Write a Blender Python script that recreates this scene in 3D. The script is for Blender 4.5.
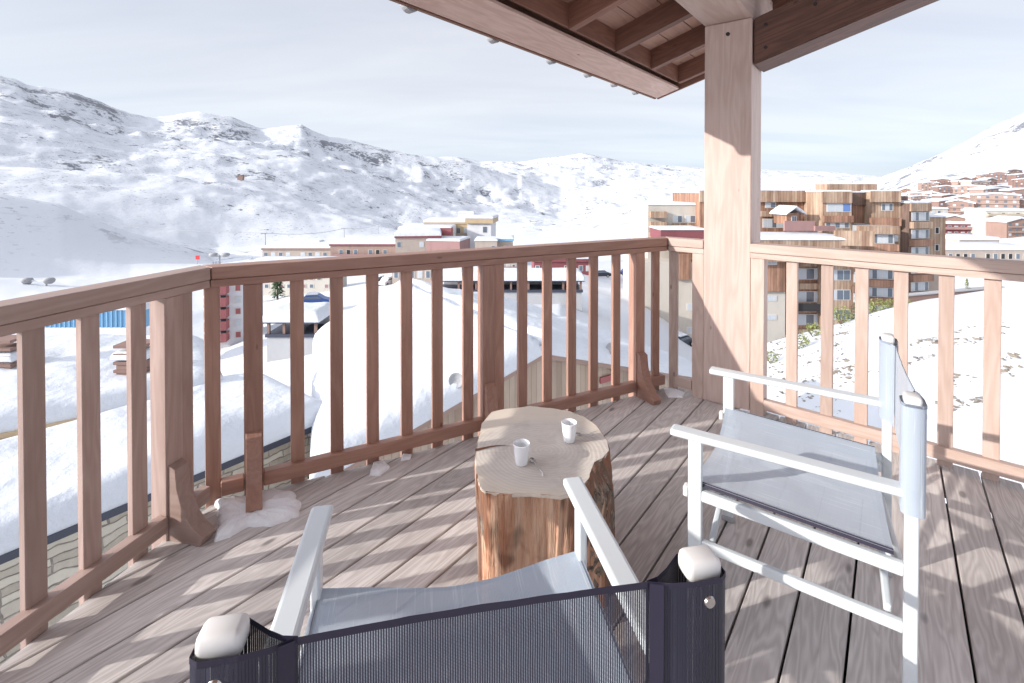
import bpy, bmesh, math, random
from mathutils import Vector, Matrix, noise
random.seed(11)
R = math.radians
for o in list(bpy.data.objects): bpy.data.objects.remove(o)
S = bpy.context.scene
COL = S.collection
EYE = 1.40                                   # eye height over the deck, deck top is z = 0
F = 488.0
SUN_AZ, SUN_EL = 72.5, 18.0                  # the light travels towards azimuth 72.5 (from +Y clockwise)

# ---------------------------------------------------------------- camera, sky, sun, exposure
cam = bpy.data.cameras.new('camera'); co = bpy.data.objects.new('camera', cam); COL.objects.link(co)
co.location = (0, 0, EYE); co.rotation_euler = (R(90 - .7), 0, 0)
cam.sensor_width = 36; cam.lens = 36 * F / 1024
cy = 189 + F * math.tan(R(.7))
cam.shift_y = -(341.5 - cy) / 1024
cam.clip_start = .05; cam.clip_end = 30000
S.camera = co
W = bpy.data.worlds.new('World'); S.world = W; W.use_nodes = True
wt = W.node_tree; wt.nodes.clear()
def N(t, typ, **k):
    n = t.nodes.new(typ)
    for a, b in k.items(): setattr(n, a, b)
    return n
out = N(wt, 'ShaderNodeOutputWorld'); bg = N(wt, 'ShaderNodeBackground'); bg.inputs[1].default_value = .122
sky = N(wt, 'ShaderNodeTexSky', sky_type='NISHITA'); sky.sun_disc = False
sky.sun_elevation = R(SUN_EL); sky.sun_rotation = R(SUN_AZ + 180); sky.altitude = 2300; sky.dust_density = 1.5
tc = N(wt, 'ShaderNodeTexCoord'); sx = N(wt, 'ShaderNodeSeparateXYZ'); wt.links.new(tc.outputs['Generated'], sx.inputs[0])
# thin stratus: direction projected on a plane overhead
dv = N(wt, 'ShaderNodeMath', operation='ADD'); dv.inputs[1].default_value = .12; wt.links.new(sx.outputs[2], dv.inputs[0])
mx = N(wt, 'ShaderNodeMath', operation='MAXIMUM'); mx.inputs[1].default_value = .05; wt.links.new(dv.outputs[0], mx.inputs[0])
vd = N(wt, 'ShaderNodeVectorMath', operation='DIVIDE'); wt.links.new(tc.outputs['Generated'], vd.inputs[0]); wt.links.new(mx.outputs[0], vd.inputs[1])
mp = N(wt, 'ShaderNodeMapping'); mp.inputs['Rotation'].default_value = (0, 0, R(20)); mp.inputs['Scale'].default_value = (.35, 1.0, 0.0)
wt.links.new(vd.outputs[0], mp.inputs[0])
ns = N(wt, 'ShaderNodeTexNoise'); ns.inputs['Scale'].default_value = 1.1; ns.inputs['Detail'].default_value = 7; ns.inputs['Roughness'].default_value = .55; ns.inputs['Distortion'].default_value = .4
wt.links.new(mp.outputs[0], ns.inputs[0])
cr = N(wt, 'ShaderNodeValToRGB'); cr.color_ramp.elements[0].position = .34; cr.color_ramp.elements[1].position = .66
cr.color_ramp.elements[0].color = (3.35, 3.50, 3.85, 1); cr.color_ramp.elements[1].color = (4.05, 4.12, 4.28, 1)
wt.links.new(ns.outputs[0], cr.inputs[0])
# low blue-grey bank over the horizon
hr = N(wt, 'ShaderNodeValToRGB'); hr.color_ramp.elements[0].position = .02; hr.color_ramp.elements[1].position = .17
hr.color_ramp.elements[0].color = (.68, .76, .90, 1); hr.color_ramp.elements[1].color = (1.0, 1.0, 1.0, 1)
e = hr.color_ramp.elements.new(.075); e.color = (.98, 1.0, 1.03, 1)
e = hr.color_ramp.elements.new(.40); e.color = (.90, .90, .93, 1)
wt.links.new(sx.outputs[2], hr.inputs[0])
# veil of cloud round the sun, its glow boosted out of view as added fill
sd = N(wt, 'ShaderNodeVectorMath', operation='DOT_PRODUCT'); wt.links.new(tc.outputs['Generated'], sd.inputs[0])
sd.inputs[1].default_value = (-math.sin(R(SUN_AZ)) * math.cos(R(SUN_EL)), -math.cos(R(SUN_AZ)) * math.cos(R(SUN_EL)), math.sin(R(SUN_EL)))
gl = N(wt, 'ShaderNodeMapRange', interpolation_type='SMOOTHSTEP'); gl.inputs[1].default_value = .60; gl.inputs[2].default_value = 1.0; gl.inputs[3].default_value = 1.0; gl.inputs[4].default_value = 6.0
wt.links.new(sd.outputs['Value'], gl.inputs[0])
gm = N(wt, 'ShaderNodeVectorMath', operation='SCALE'); wt.links.new(hr.outputs[0], gm.inputs[0]); wt.links.new(gl.outputs[0], gm.inputs['Scale'])
mu = N(wt, 'ShaderNodeMix', data_type='RGBA', blend_type='MULTIPLY'); mu.inputs[0].default_value = 1
wt.links.new(cr.outputs[0], mu.inputs[6]); wt.links.new(gm.outputs[0], mu.inputs[7])
mi = N(wt, 'ShaderNodeMix', data_type='RGBA'); mi.inputs[0].default_value = .86
wt.links.new(sky.outputs[0], mi.inputs[6]); wt.links.new(mu.outputs[2], mi.inputs[7])
wt.links.new(mi.outputs[2], bg.inputs[0]); wt.links.new(bg.outputs[0], out.inputs[0])
sl = bpy.data.lights.new('sun', 'SUN'); sl.energy = 2.8; sl.angle = R(.5); sl.color = (1, .95, .88)
so = bpy.data.objects.new('sun', sl); COL.objects.link(so)
ld = Vector((math.sin(R(SUN_AZ)) * math.cos(R(SUN_EL)), math.cos(R(SUN_AZ)) * math.cos(R(SUN_EL)), -math.sin(R(SUN_EL))))
so.rotation_euler = ld.to_track_quat('-Z', 'Y').to_euler()
S.view_settings.view_transform = 'Standard'; S.view_settings.look = 'None'; S.view_settings.gamma = 1
S.view_settings.exposure = .90

# ---------------------------------------------------------------- helpers
def tag(o, label=None, cat=None, group=None, kind=None):
    if label: o['label'] = label
    if cat: o['category'] = cat
    if group: o['group'] = group
    if kind: o['kind'] = kind
    return o
def thing(name, label, cat, loc=(0, 0, 0), rz=0, group=None):
    o = bpy.data.objects.new(name, None); COL.objects.link(o); o.empty_display_size = .2
    o.matrix_basis = Matrix.Translation(loc) @ Matrix.Rotation(rz, 4, 'Z')
    return tag(o, label, cat, group)
def wmat(o):
    m = o.matrix_basis.copy()
    while o.parent: o = o.parent; m = o.matrix_basis @ m
    return m
def link(name, bm, mat, parent=None, M=None, smooth=False, local=False):
    """bm in the frame M (world matrix); local=True: M is given in the parent's frame"""
    me = bpy.data.meshes.new(name); bm.to_mesh(me); bm.free()
    if mat: me.materials.append(mat)
    if smooth:
        for p in me.polygons: p.use_smooth = True
    o = bpy.data.objects.new(name, me); COL.objects.link(o)
    M = M or Matrix()
    if parent:
        o.parent = parent
        o.matrix_basis = M if local else wmat(parent).inverted() @ M
    else: o.matrix_basis = M
    return o
def box(bm, x0, x1, y0, y1, z0, z1, bev=0, seg=1):
    r = bmesh.ops.create_cube(bm, size=1)
    vs = r['verts']
    for v in vs: v.co = Vector(((x0 + x1) / 2 + v.co.x * (x1 - x0), (y0 + y1) / 2 + v.co.y * (y1 - y0), (z0 + z1) / 2 + v.co.z * (z1 - z0)))
    if bev:
        es = list({e for v in vs for e in v.link_edges})
        bmesh.ops.bevel(bm, geom=es, offset=bev, segments=seg, profile=.5, affect='EDGES')
    return bm
def frame(p0, p1, up=Vector((0, 0, 1))):
    x = (Vector(p1) - Vector(p0)).normalized()
    u = Vector(up)
    if abs(x.dot(u.normalized())) > .98: u = Vector((0, 1, 0))
    y = u.cross(x).normalized(); z = x.cross(y)
    return Matrix.Translation(Vector(p0)) @ Matrix(((x.x, y.x, z.x), (x.y, y.y, z.y), (x.z, y.z, z.z))).to_4x4()
def bar(name, p0, p1, w, t, mat, parent=None, up=(0, 0, 1), bev=.003, seg=1, off=(0, 0), local=False):
    """box with its long axis on local X; w along local Y, t along local Z"""
    L = (Vector(p1) - Vector(p0)).length
    bm = box(bmesh.new(), 0, L, off[0] - w / 2, off[0] + w / 2, off[1] - t / 2, off[1] + t / 2, bev, seg)
    return link(name, bm, mat, parent, frame(p0, p1, Vector(up)), local=local, smooth=False)
def prism(pts, d0, d1):
    """2D polygon (x,y) extruded along z from d0 to d1"""
    bm = bmesh.new()
    a = [bm.verts.new((x, y, d0)) for x, y in pts]; b = [bm.verts.new((x, y, d1)) for x, y in pts]
    n = len(pts)
    bm.faces.new(a[::-1]); bm.faces.new(b)
    for i in range(n): bm.faces.new((a[i], a[(i + 1) % n], b[(i + 1) % n], b[i]))
    bmesh.ops.recalc_face_normals(bm, faces=bm.faces)
    return bm
def cyl(bm, p0, p1, r0, r1=None, n=12, caps=True):
    p0, p1 = Vector(p0), Vector(p1); r1 = r0 if r1 is None else r1
    M = frame(p0, p1); L = (p1 - p0).length
    a = []; b = []
    for i in range(n):
        t = 2 * math.pi * i / n
        a.append(bm.verts.new(M @ Vector((0, r0 * math.cos(t), r0 * math.sin(t)))))
        b.append(bm.verts.new(M @ Vector((L, r1 * math.cos(t), r1 * math.sin(t)))))
    for i in range(n): bm.faces.new((a[i], a[(i + 1) % n], b[(i + 1) % n], b[i]))
    if caps: bm.faces.new(a[::-1]); bm.faces.new(b)
    return bm
def lathe(prof, n=24):
    bm = bmesh.new(); rings = []
    for r, z in prof:
        rings.append([bm.verts.new((r * math.cos(2 * math.pi * i / n), r * math.sin(2 * math.pi * i / n), z)) for i in range(n)])
    for a, b in zip(rings, rings[1:]):
        for i in range(n): bm.faces.new((a[i], a[(i + 1) % n], b[(i + 1) % n], b[i]))
    bm.faces.new(rings[0][::-1]); bm.faces.new(rings[-1])
    bmesh.ops.remove_doubles(bm, verts=bm.verts, dist=1e-5)
    bmesh.ops.recalc_face_normals(bm, faces=bm.faces)
    return bm
def fbm(x, y, z=0, oc=4): return noise.fractal(Vector((x, y, z)), 1.0, 2.0, oc)
def P(px, py, Y):                              # where a measured bearing meets the depth Y (used to survey the far town)
    return Vector(((px - 512) / F * Y, Y, EYE - (py - 189) / F * Y))
def copy_tree(o, parent=None):
    c = o.copy(); COL.objects.link(c)
    if parent: c.parent = parent
    for ch in list(o.children): copy_tree(ch, c)
    return c

# ---------------------------------------------------------------- materials
def mat(name, col, rough=.6, metal=0, spec=None):
    m = bpy.data.materials.new(name); m.use_nodes = True; b = m.node_tree.nodes['Principled BSDF']
    b.inputs['Base Color'].default_value = (*col, 1); b.inputs['Roughness'].default_value = rough; b.inputs['Metallic'].default_value = metal
    if spec is not None: b.inputs['Specular IOR Level'].default_value = spec
    return m
def mixc(t, fac, a, b, mode='MIX'):
    m = N(t, 'ShaderNodeMix', data_type='RGBA', blend_type=mode)
    for s, v in ((0, fac), (6, a), (7, b)):
        if isinstance(v, bpy.types.NodeSocket): t.links.new(v, m.inputs[s])
        elif s == 0: m.inputs[0].default_value = v
        else: m.inputs[s].default_value = (*v, 1)
    return m.outputs[2]
def ramp(t, src, p0, p1, c0=(0, 0, 0), c1=(1, 1, 1)):
    r = N(t, 'ShaderNodeValToRGB'); r.color_ramp.elements[0].position = p0; r.color_ramp.elements[1].position = p1
    r.color_ramp.elements[0].color = (*c0, 1); r.color_ramp.elements[1].color = (*c1, 1)
    t.links.new(src, r.inputs[0]); return r.outputs[0]
def math_(t, op, a, b=0.0, c=None):
    m = N(t, 'ShaderNodeMath', operation=op)
    for i, v in enumerate((a, b) if c is None else (a, b, c)):
        if isinstance(v, bpy.types.NodeSocket): t.links.new(v, m.inputs[i])
        else: m.inputs[i].default_value = v
    return m.outputs[0]
def noise_(t, vec, scale, detail=4, rough=.5, dist=0, W_=None):
    n = N(t, 'ShaderNodeTexNoise')
    if W_ is not None: n.noise_dimensions = '4D'; t.links.new(W_, n.inputs['W'])
    n.inputs['Scale'].default_value = scale; n.inputs['Detail'].default_value = detail; n.inputs['Roughness'].default_value = rough; n.inputs['Distortion'].default_value = dist
    if vec is not None: t.links.new(vec, n.inputs['Vector'])
    return n.outputs[0]
def mapping(t, src, scale=(1, 1, 1), loc=(0, 0, 0), rot=(0, 0, 0)):
    m = N(t, 'ShaderNodeMapping'); m.inputs['Scale'].default_value = scale; m.inputs['Location'].default_value = loc; m.inputs['Rotation'].default_value = rot
    t.links.new(src, m.inputs[0]); return m.outputs[0]
def bump(t, h, strength, dist=.01):
    b = N(t, 'ShaderNodeBump'); b.inputs['Strength'].default_value = strength; b.inputs['Distance'].default_value = dist
    t.links.new(h, b.inputs['Height']); t.links.new(b.outputs[0], t.nodes['Principled BSDF'].inputs['Normal'])

def wood(name, light, dark, rough=.55, board=None, knots=True, lines=30, weather=0.0, axis=0):
    """grain runs along local X; board = (pitch) splits local Y into boards with their own grain"""
    m = mat(name, light, rough); t = m.node_tree; b = t.nodes['Principled BSDF']
    tcn = N(t, 'ShaderNodeTexCoord'); src = tcn.outputs['Object']
    oi = N(t, 'ShaderNodeObjectInfo'); rnd = math_(t, 'MULTIPLY', oi.outputs['Random'], 37.0)
    sp = N(t, 'ShaderNodeSeparateXYZ'); t.links.new(src, sp.inputs[0])
    if board:
        idn = math_(t, 'FLOOR', math_(t, 'DIVIDE', sp.outputs[1], board))
        wn = N(t, 'ShaderNodeTexWhiteNoise', noise_dimensions='1D'); t.links.new(idn, wn.inputs['W'])
        wv = math_(t, 'MULTIPLY', wn.outputs['Value'], 50.0)
        rnd = math_(t, 'ADD', rnd, wv); tone = wn.outputs['Value']
    else: tone = oi.outputs['Random']
    g1 = noise_(t, mapping(t, src, (1.1, 9, 9)), 1.0, 3, .5, .3, rnd)           # broad figure
    fig = math_(t, 'FRACT', math_(t, 'MULTIPLY', g1, float(lines)))
    fig = math_(t, 'ABSOLUTE', math_(t, 'SUBTRACT', fig, .5))                   # contour lines 0..0.5
    g2 = noise_(t, mapping(t, src, (3, 120, 120)), 1.0, 4, .6, 0, rnd)          # fine fibres
    g3 = noise_(t, mapping(t, src, (1.5, 3, 3)), 1.0, 3, .5, 0, rnd)            # stains
    c = mixc(t, ramp(t, fig, .05, .45), tuple(l * .55 + d * .45 for l, d in zip(light, dark)), light)
    c = mixc(t, ramp(t, g2, .35, .62), c, mixc(t, .35, c, dark), 'MIX') if False else mixc(t, math_(t, 'MULTIPLY', ramp(t, g2, .5, .72), .45), c, dark)
    c = mixc(t, math_(t, 'MULTIPLY', ramp(t, g3, .42, .68), .35 + weather), c, dark)
    hs = N(t, 'ShaderNodeHueSaturation'); t.links.new(c, hs.inputs['Color'])
    t.links.new(math_(t, 'ADD', math_(t, 'MULTIPLY', tone, .28), .86), hs.inputs['Value'])
    c = hs.outputs[0]
    if knots:
        vo = N(t, 'ShaderNodeTexVoronoi'); vo.inputs['Scale'].default_value = 1.0
        vv = N(t, 'ShaderNodeVectorMath', operation='ADD'); t.links.new(mapping(t, src, (3.1, 8, 8)), vv.inputs[0])
        cb = N(t, 'ShaderNodeCombineXYZ'); t.links.new(rnd, cb.inputs[0]); t.links.new(rnd, cb.inputs[2]); t.links.new(cb.outputs[0], vv.inputs[1])
        t.links.new(vv.outputs[0], vo.inputs['Vector'])
        k = ramp(t, vo.outputs['Distance'], .07 if board else .035, .13 if board else .07, (1, 1, 1), (0, 0, 0))
        c = mixc(t, math_(t, 'MULTIPLY', k, .8), c, tuple(d * .55 for d in dark))
    t.links.new(c, b.inputs['Base Color'])
    hgt = math_(t, 'ADD', math_(t, 'MULTIPLY', g2, .6), math_(t, 'MULTIPLY', fig, .5))
    bump(t, hgt, .35, .003)
    return m
M = {}
M['deck'] = wood('weathered_deck_wood', (.65, .602, .575), (.32, .28, .265), .7, board=.148, lines=18, weather=-.05)
M['rail_front'] = wood('stained_rail_wood_shaded_red', (.41, .235, .175), (.27, .135, .095), .5, knots=True, lines=9)  # railing wood on the shaded side: shade put into a redder base
M['rail_left'] = wood('stained_rail_wood_shaded_brown', (.43, .31, .265), (.30, .195, .16), .5, knots=True, lines=9)  # same railing wood on the left, its shaded side put into the colour
M['rail_right'] = wood('stained_rail_wood_lit_pale', (.52, .40, .345), (.38, .26, .21), .55, knots=True, lines=9)  # same railing wood on the sunny side, sunlight paled into the base
M['post'] = wood('stained_post_wood_lit', (.54, .42, .37), (.40, .27, .225), .55, lines=7)  # paled like the sunny railing, the light is in the colour
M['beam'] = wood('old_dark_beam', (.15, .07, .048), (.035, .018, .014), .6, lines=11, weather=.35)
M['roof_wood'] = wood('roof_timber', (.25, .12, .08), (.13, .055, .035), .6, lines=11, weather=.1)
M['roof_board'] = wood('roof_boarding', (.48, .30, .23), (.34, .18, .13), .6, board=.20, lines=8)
M['eave'] = wood('eave_board_wood', (.58, .42, .36), (.40, .25, .20), .6, lines=9)

def N_len(t, src):
    n = N(t, 'ShaderNodeVectorMath', operation='LENGTH'); t.links.new(src, n.inputs[0]); return n.outputs['Value']
def snow_mat(name, rocks=None, col=(.66, .68, .71), bs=.5, scale=3.0):
    m = mat(name, col, .55, spec=.25); t = m.node_tree; b = t.nodes['Principled BSDF']
    geo = N(t, 'ShaderNodeNewGeometry'); src = geo.outputs['Position']
    n1 = noise_(t, mapping(t, src, (scale,) * 3), 1, 8, .6)
    if rocks:
        k1 = noise_(t, mapping(t, src, (rocks[0],) * 3), 1, 9, .68)
        k2 = noise_(t, mapping(t, src, (rocks[0] * .12,) * 3), 1, 4, .5)
        sp = N(t, 'ShaderNodeSeparateXYZ'); t.links.new(geo.outputs['Normal'], sp.inputs[0])
        steep = ramp(t, sp.outputs[2], rocks[2], .97, (1, 1, 1), (0, 0, 0))
        zone = ramp(t, math_(t, 'DIVIDE', math_(t, 'ADD', N_len(t, src), 0.0), 4000.0), .085, .14)
        k1 = math_(t, 'SUBTRACT', k1, math_(t, 'MULTIPLY', math_(t, 'SUBTRACT', 1.0, zone), .5))
        spz = N(t, 'ShaderNodeSeparateXYZ'); t.links.new(src, spz.inputs[0])
        k1 = math_(t, 'ADD', k1, math_(t, 'MULTIPLY', ramp(t, math_(t, 'DIVIDE', spz.outputs[2], 800.0), .02, .5), .07))
        v = math_(t, 'ADD', math_(t, 'ADD', k1, math_(t, 'MULTIPLY', math_(t, 'SUBTRACT', k2, .5), .8)), math_(t, 'MULTIPLY', steep, .13))
        f = ramp(t, v, rocks[1], rocks[1] + .03)
        spk = noise_(t, mapping(t, src, (.16, .16, .3)), 1, 5, .6)
        f2 = math_(t, 'MULTIPLY', math_(t, 'MULTIPLY', ramp(t, spk, .60, .64), zone), ramp(t, k2, .38, .50))
        f = math_(t, 'MAXIMUM', f, math_(t, 'MULTIPLY', f2, .8))
        stk = noise_(t, mapping(t, src, (.022, .022, .09)), 1, 9, .72)
        st2 = ramp(t, sp.outputs[2], .86, .955, (1, 1, 1), (0, 0, 0))
        f = math_(t, 'MAXIMUM', f, math_(t, 'MULTIPLY', math_(t, 'MULTIPLY', ramp(t, stk, .535, .60), st2), math_(t, 'MULTIPLY', zone, .75)))
        t.links.new(mixc(t, f, col, (.20, .205, .23)), b.inputs['Base Color'])
    if rocks:
        ln = N(t, 'ShaderNodeVectorMath', operation='LENGTH'); t.links.new(src, ln.inputs[0])
        big = noise_(t, mapping(t, src, (.016,) * 3), 1, 9, .62)
        far = ramp(t, math_(t, 'DIVIDE', ln.outputs['Value'], 4000.0), .04, .5)
        h_ = math_(t, 'ADD', math_(t, 'MULTIPLY', math_(t, 'MULTIPLY', big, far), 8.0), math_(t, 'MULTIPLY', n1, .12))
        bump(t, h_, .9, 1.0)
    else:
        drift = noise_(t, mapping(t, src, (.9, .35, .5), rot=(0, 0, .6)), 1, 3, .5)
        bump(t, math_(t, 'ADD', n1, math_(t, 'MULTIPLY', drift, 3.0 if scale < 5 else 0.0)), bs, .06)
    return m
M['snow'] = snow_mat('snow', bs=.35, scale=2.0)
M['snow_rough'] = snow_mat('old_snow', bs=.25, scale=55.0, col=(.90, .91, .93))
M['roof_snow'] = snow_mat('roof_snow', bs=.8, scale=2.4, col=(.64, .665, .705))
M['alu'] = mat('white_coated_metal', (.64, .68, .70), .35, .0, .6)
M['plastic'] = mat('white_plastic_cap', (.70, .68, .665), .5)
M['steel'] = mat('steel', (.62, .60, .58), .25, 1)
M['porcelain'] = mat('porcelain', (.86, .86, .87), .12)
M['coffee'] = mat('coffee_film', (.45, .40, .37), .3)
def mesh_fabric(name, col, opacity, pitch=.0032, sheen=0.0, axis=0):
    m = bpy.data.materials.new(name); m.use_nodes = True; t = m.node_tree; b = t.nodes['Principled BSDF']; o = t.nodes['Material Output']
    b.inputs['Roughness'].default_value = .42; b.inputs['Sheen Weight'].default_value = sheen
    tcn = N(t, 'ShaderNodeTexCoord'); sp = N(t, 'ShaderNodeSeparateXYZ'); t.links.new(tcn.outputs['UV'], sp.inputs[0])
    w1 = math_(t, 'ABSOLUTE', math_(t, 'SUBTRACT', math_(t, 'FRACT', math_(t, 'DIVIDE', sp.outputs[0], pitch)), .5))
    w2 = math_(t, 'ABSOLUTE', math_(t, 'SUBTRACT', math_(t, 'FRACT', math_(t, 'DIVIDE', sp.outputs[1], pitch * .55)), .5))
    hole = math_(t, 'MULTIPLY', math_(t, 'GREATER_THAN', w1, .5 - (1 - opacity) * .72), math_(t, 'GREATER_THAN', w2, .14))
    streak = noise_(t, mapping(t, tcn.outputs['UV'], (160, 5, 1)), 1, 3, .5)
    c = mixc(t, ramp(t, w1, .05, .4), tuple(v * (1.25 if opacity < .8 else 1.06) for v in col), tuple(v * (.8 if opacity < .8 else .95) for v in col))
    c = mixc(t, math_(t, 'MULTIPLY', ramp(t, streak, .58, .75), .35), c, tuple(min(1, v * 2.2 + .03) for v in col))
    t.links.new(c, b.inputs['Base Color'])
    tr = N(t, 'ShaderNodeBsdfTransparent'); mx_ = N(t, 'ShaderNodeMixShader')
    t.links.new(hole, mx_.inputs[0]); t.links.new(b.outputs[0], mx_.inputs[1]); t.links.new(tr.outputs[0], mx_.inputs[2]); t.links.new(mx_.outputs[0], o.inputs[0])
    return m
M['navy'] = mesh_fabric('navy_mesh_fabric_shaded', (.024, .025, .046), .70)  # chair mesh seen in shade, the shade put into this near-black navy
M['navy_solid_shaded'] = mesh_fabric('navy_doubled_fabric_shaded', (.022, .023, .042), .93)  # doubled layer of the shaded copy
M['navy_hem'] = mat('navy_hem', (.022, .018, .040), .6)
M['mesh_lit'] = mesh_fabric('mesh_fabric_lit', (.40, .46, .54), .93, sheen=.3)  # the same chair mesh seen in sun, sunlight put into the light colour
M['hem_lit'] = mat('mesh_hem_lit', (.25, .29, .36), .6)  # hem lightened to go with the sunlit copy

# cut face of the log: rings and hairline checks
def log_top():
    m = mat('log_end_grain', (.55, .49, .42), .75); t = m.node_tree; b = t.nodes['Principled BSDF']
    tcn = N(t, 'ShaderNodeTexCoord'); src = tcn.outputs['Object']
    n0 = noise_(t, mapping(t, src, (3, 3, 3)), 1, 3)
    vm = N(t, 'ShaderNodeVectorMath', operation='LENGTH'); t.links.new(mapping(t, src, (1, 1.2, 0)), vm.inputs[0])
    rr = math_(t, 'ADD', vm.outputs['Value'], math_(t, 'MULTIPLY', n0, .10))
    ring = math_(t, 'ABSOLUTE', math_(t, 'SUBTRACT', math_(t, 'FRACT', math_(t, 'MULTIPLY', rr, 60)), .5))
    saw = noise_(t, mapping(t, src, (8, 220, 1), rot=(0, 0, .5)), 1, 3, .6)
    st = noise_(t, mapping(t, src, (9, 9, 1)), 1, 5, .6)
    rad = noise_(t, mapping(t, src, (13, 13, 1)), 1, 6, .65)
    c = mixc(t, math_(t, 'MULTIPLY', ramp(t, ring, .1, .5), .35), (.64, .58, .52), (.50, .43, .375))
    c = mixc(t, math_(t, 'MULTIPLY', ramp(t, saw, .5, .7), .3), c, (.42, .36, .32))
    c = mixc(t, math_(t, 'MULTIPLY', ramp(t, st, .5, .75), .45), c, (.74, .67, .58))
    edge = ramp(t, vm.outputs['Value'], .235, .30)
    c = mixc(t, math_(t, 'MULTIPLY', ramp(t, rad, .52, .66), .35), c, (.40, .36, .33))
    c = mixc(t, math_(t, 'MULTIPLY', edge, .5), c, (.78, .66, .52))
    t.links.new(c, b.inputs['Base Color']); bump(t, math_(t, 'ADD', saw, ring), .4, .002)
    return m
def log_side():
    m = mat('split_log_side', (.5, .3, .18), .75); t = m.node_tree; b = t.nodes['Principled BSDF']
    tcn = N(t, 'ShaderNodeTexCoord'); src = tcn.outputs['Object']
    fib = noise_(t, mapping(t, src, (26, 26, 2.2)), 1, 5, .6, .4)
    fine = noise_(t, mapping(t, src, (90, 90, 5)), 1, 3, .6, .3)
    bl = noise_(t, mapping(t, src, (4.2, 4.2, 1.9), loc=(3.1, .4, 1)), 1, 3, .5, .5)
    c = mixc(t, ramp(t, fib, .35, .65), (.50, .22, .12), (.74, .50, .35))
    c = mixc(t, math_(t, 'MULTIPLY', ramp(t, fine, .52, .7), .7), c, (.30, .12, .06))
    c = mixc(t, math_(t, 'MULTIPLY', ramp(t, bl, .455, .49), .9), c, mixc(t, ramp(t, fib, .4, .6), (.26, .10, .05), (.12, .08, .055)))
    bk = noise_(t, mapping(t, src, (5, 5, 3), loc=(7.3, 2, 0)), 1, 6, .65, .2)
    c = mixc(t, ramp(t, bk, .60, .64), c, mixc(t, ramp(t, noise_(t, mapping(t, src, (60, 60, 30)), 1, 5, .7), .42, .6), (.07, .05, .035), (.42, .35, .28)))
    t.links.new(c, b.inputs['Base Color']); bump(t, math_(t, 'ADD', math_(t, 'MULTIPLY', fib, 1.4), math_(t, 'ADD', fine, math_(t, 'MULTIPLY', bk, .6))), 1.0, .016)
    return m
def bark():
    m = mat('rough_bark', (.2, .14, .09), .9); t = m.node_tree; b = t.nodes['Principled BSDF']
    tcn = N(t, 'ShaderNodeTexCoord'); src = tcn.outputs['Object']
    a = noise_(t, mapping(t, src, (60, 60, 26)), 1, 7, .7, .6)
    t.links.new(mixc(t, ramp(t, a, .4, .62), (.09, .06, .045), (.40, .31, .24)), b.inputs['Base Color']); bump(t, a, 1, .015)
    return m
M['log_top'] = log_top(); M['log_side'] = log_side(); M['bark'] = bark()
def stone():
    m = mat('dry_stone_wall', (.5, .46, .38), .85); t = m.node_tree; b = t.nodes['Principled BSDF']
    tcn = N(t, 'ShaderNodeTexCoord'); src = tcn.outputs['Object']
    w = noise_(t, mapping(t, src, (1.6, 1, 1.6)), 1, 3)
    ad = N(t, 'ShaderNodeVectorMath', operation='ADD'); sc = N(t, 'ShaderNodeVectorMath', operation='SCALE'); sc.inputs['Scale'].default_value = .0
    wn_ = N(t, 'ShaderNodeTexNoise'); wn_.inputs['Scale'].default_value = 2.3; t.links.new(src, wn_.inputs[0]); t.links.new(wn_.outputs['Color'], sc.inputs[0]); sc.inputs['Scale'].default_value = .22
    t.links.new(src, ad.inputs[0]); t.links.new(sc.outputs[0], ad.inputs[1])
    br = N(t, 'ShaderNodeTexBrick'); br.offset = .37; br.offset_frequency = 3; br.squash = 1.6; br.squash_frequency = 4
    mm = N(t, 'ShaderNodeMapping'); mm.inputs['Rotation'].default_value = (R(90), 0, 0); t.links.new(ad.outputs[0], mm.inputs[0]); t.links.new(mm.outputs[0], br.inputs[0])
    br.inputs['Scale'].default_value = 1; br.inputs['Brick Width'].default_value = .46; br.inputs['Row Height'].default_value = .125; br.inputs['Mortar Size'].default_value = .011; br.inputs['Mortar Smooth'].default_value = .4
    br.inputs['Color1'].default_value = (.66, .61, .51, 1); br.inputs['Color2'].default_value = (.42, .37, .30, 1); br.inputs['Mortar'].default_value = (.24, .21, .18, 1)
    n = noise_(t, mapping(t, src, (9, 9, 9)), 1, 6, .65)
    t.links.new(mixc(t, math_(t, 'MULTIPLY', ramp(t, n, .4, .7), .45), br.outputs[0], (.66, .60, .50)), b.inputs['Base Color'])
    bump(t, math_(t, 'ADD', math_(t, 'MULTIPLY', br.outputs['Fac'], -1.0), n), .8, .03)
    return m
M['stone'] = stone()
def cladding(name, a, bcol, pitch=.16, joint=(.09, .05, .035)):
    """vertical boards: the pattern follows the local X axis on X faces and Y on Y faces"""
    m = mat(name, a, .75); t = m.node_tree; b = t.nodes['Principled BSDF']
    tcn = N(t, 'ShaderNodeTexCoord'); src = tcn.outputs['Object']
    sp = N(t, 'ShaderNodeSeparateXYZ'); t.links.new(src, sp.inputs[0])
    s = math_(t, 'DIVIDE', math_(t, 'ADD', sp.outputs[0], sp.outputs[1]), pitch)
    wn = N(t, 'ShaderNodeTexWhiteNoise', noise_dimensions='1D'); t.links.new(math_(t, 'FLOOR', s), wn.inputs['W'])
    n = noise_(t, mapping(t, src, (1.2, 1.2, .25)), 1, 5, .65)
    c = mixc(t, wn.outputs['Value'], a, bcol)
    c = mixc(t, math_(t, 'MULTIPLY', ramp(t, n, .42, .66), .6), c, tuple(v * .55 for v in bcol))
    j = math_(t, 'LESS_THAN', math_(t, 'FRACT', s), .09)
    t.links.new(mixc(t, math_(t, 'MULTIPLY', j, .8), c, joint), b.inputs['Base Color'])
    return m
M['clad'] = cladding('larch_cladding', (.50, .37, .27), (.31, .19, .125), .45)
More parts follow.
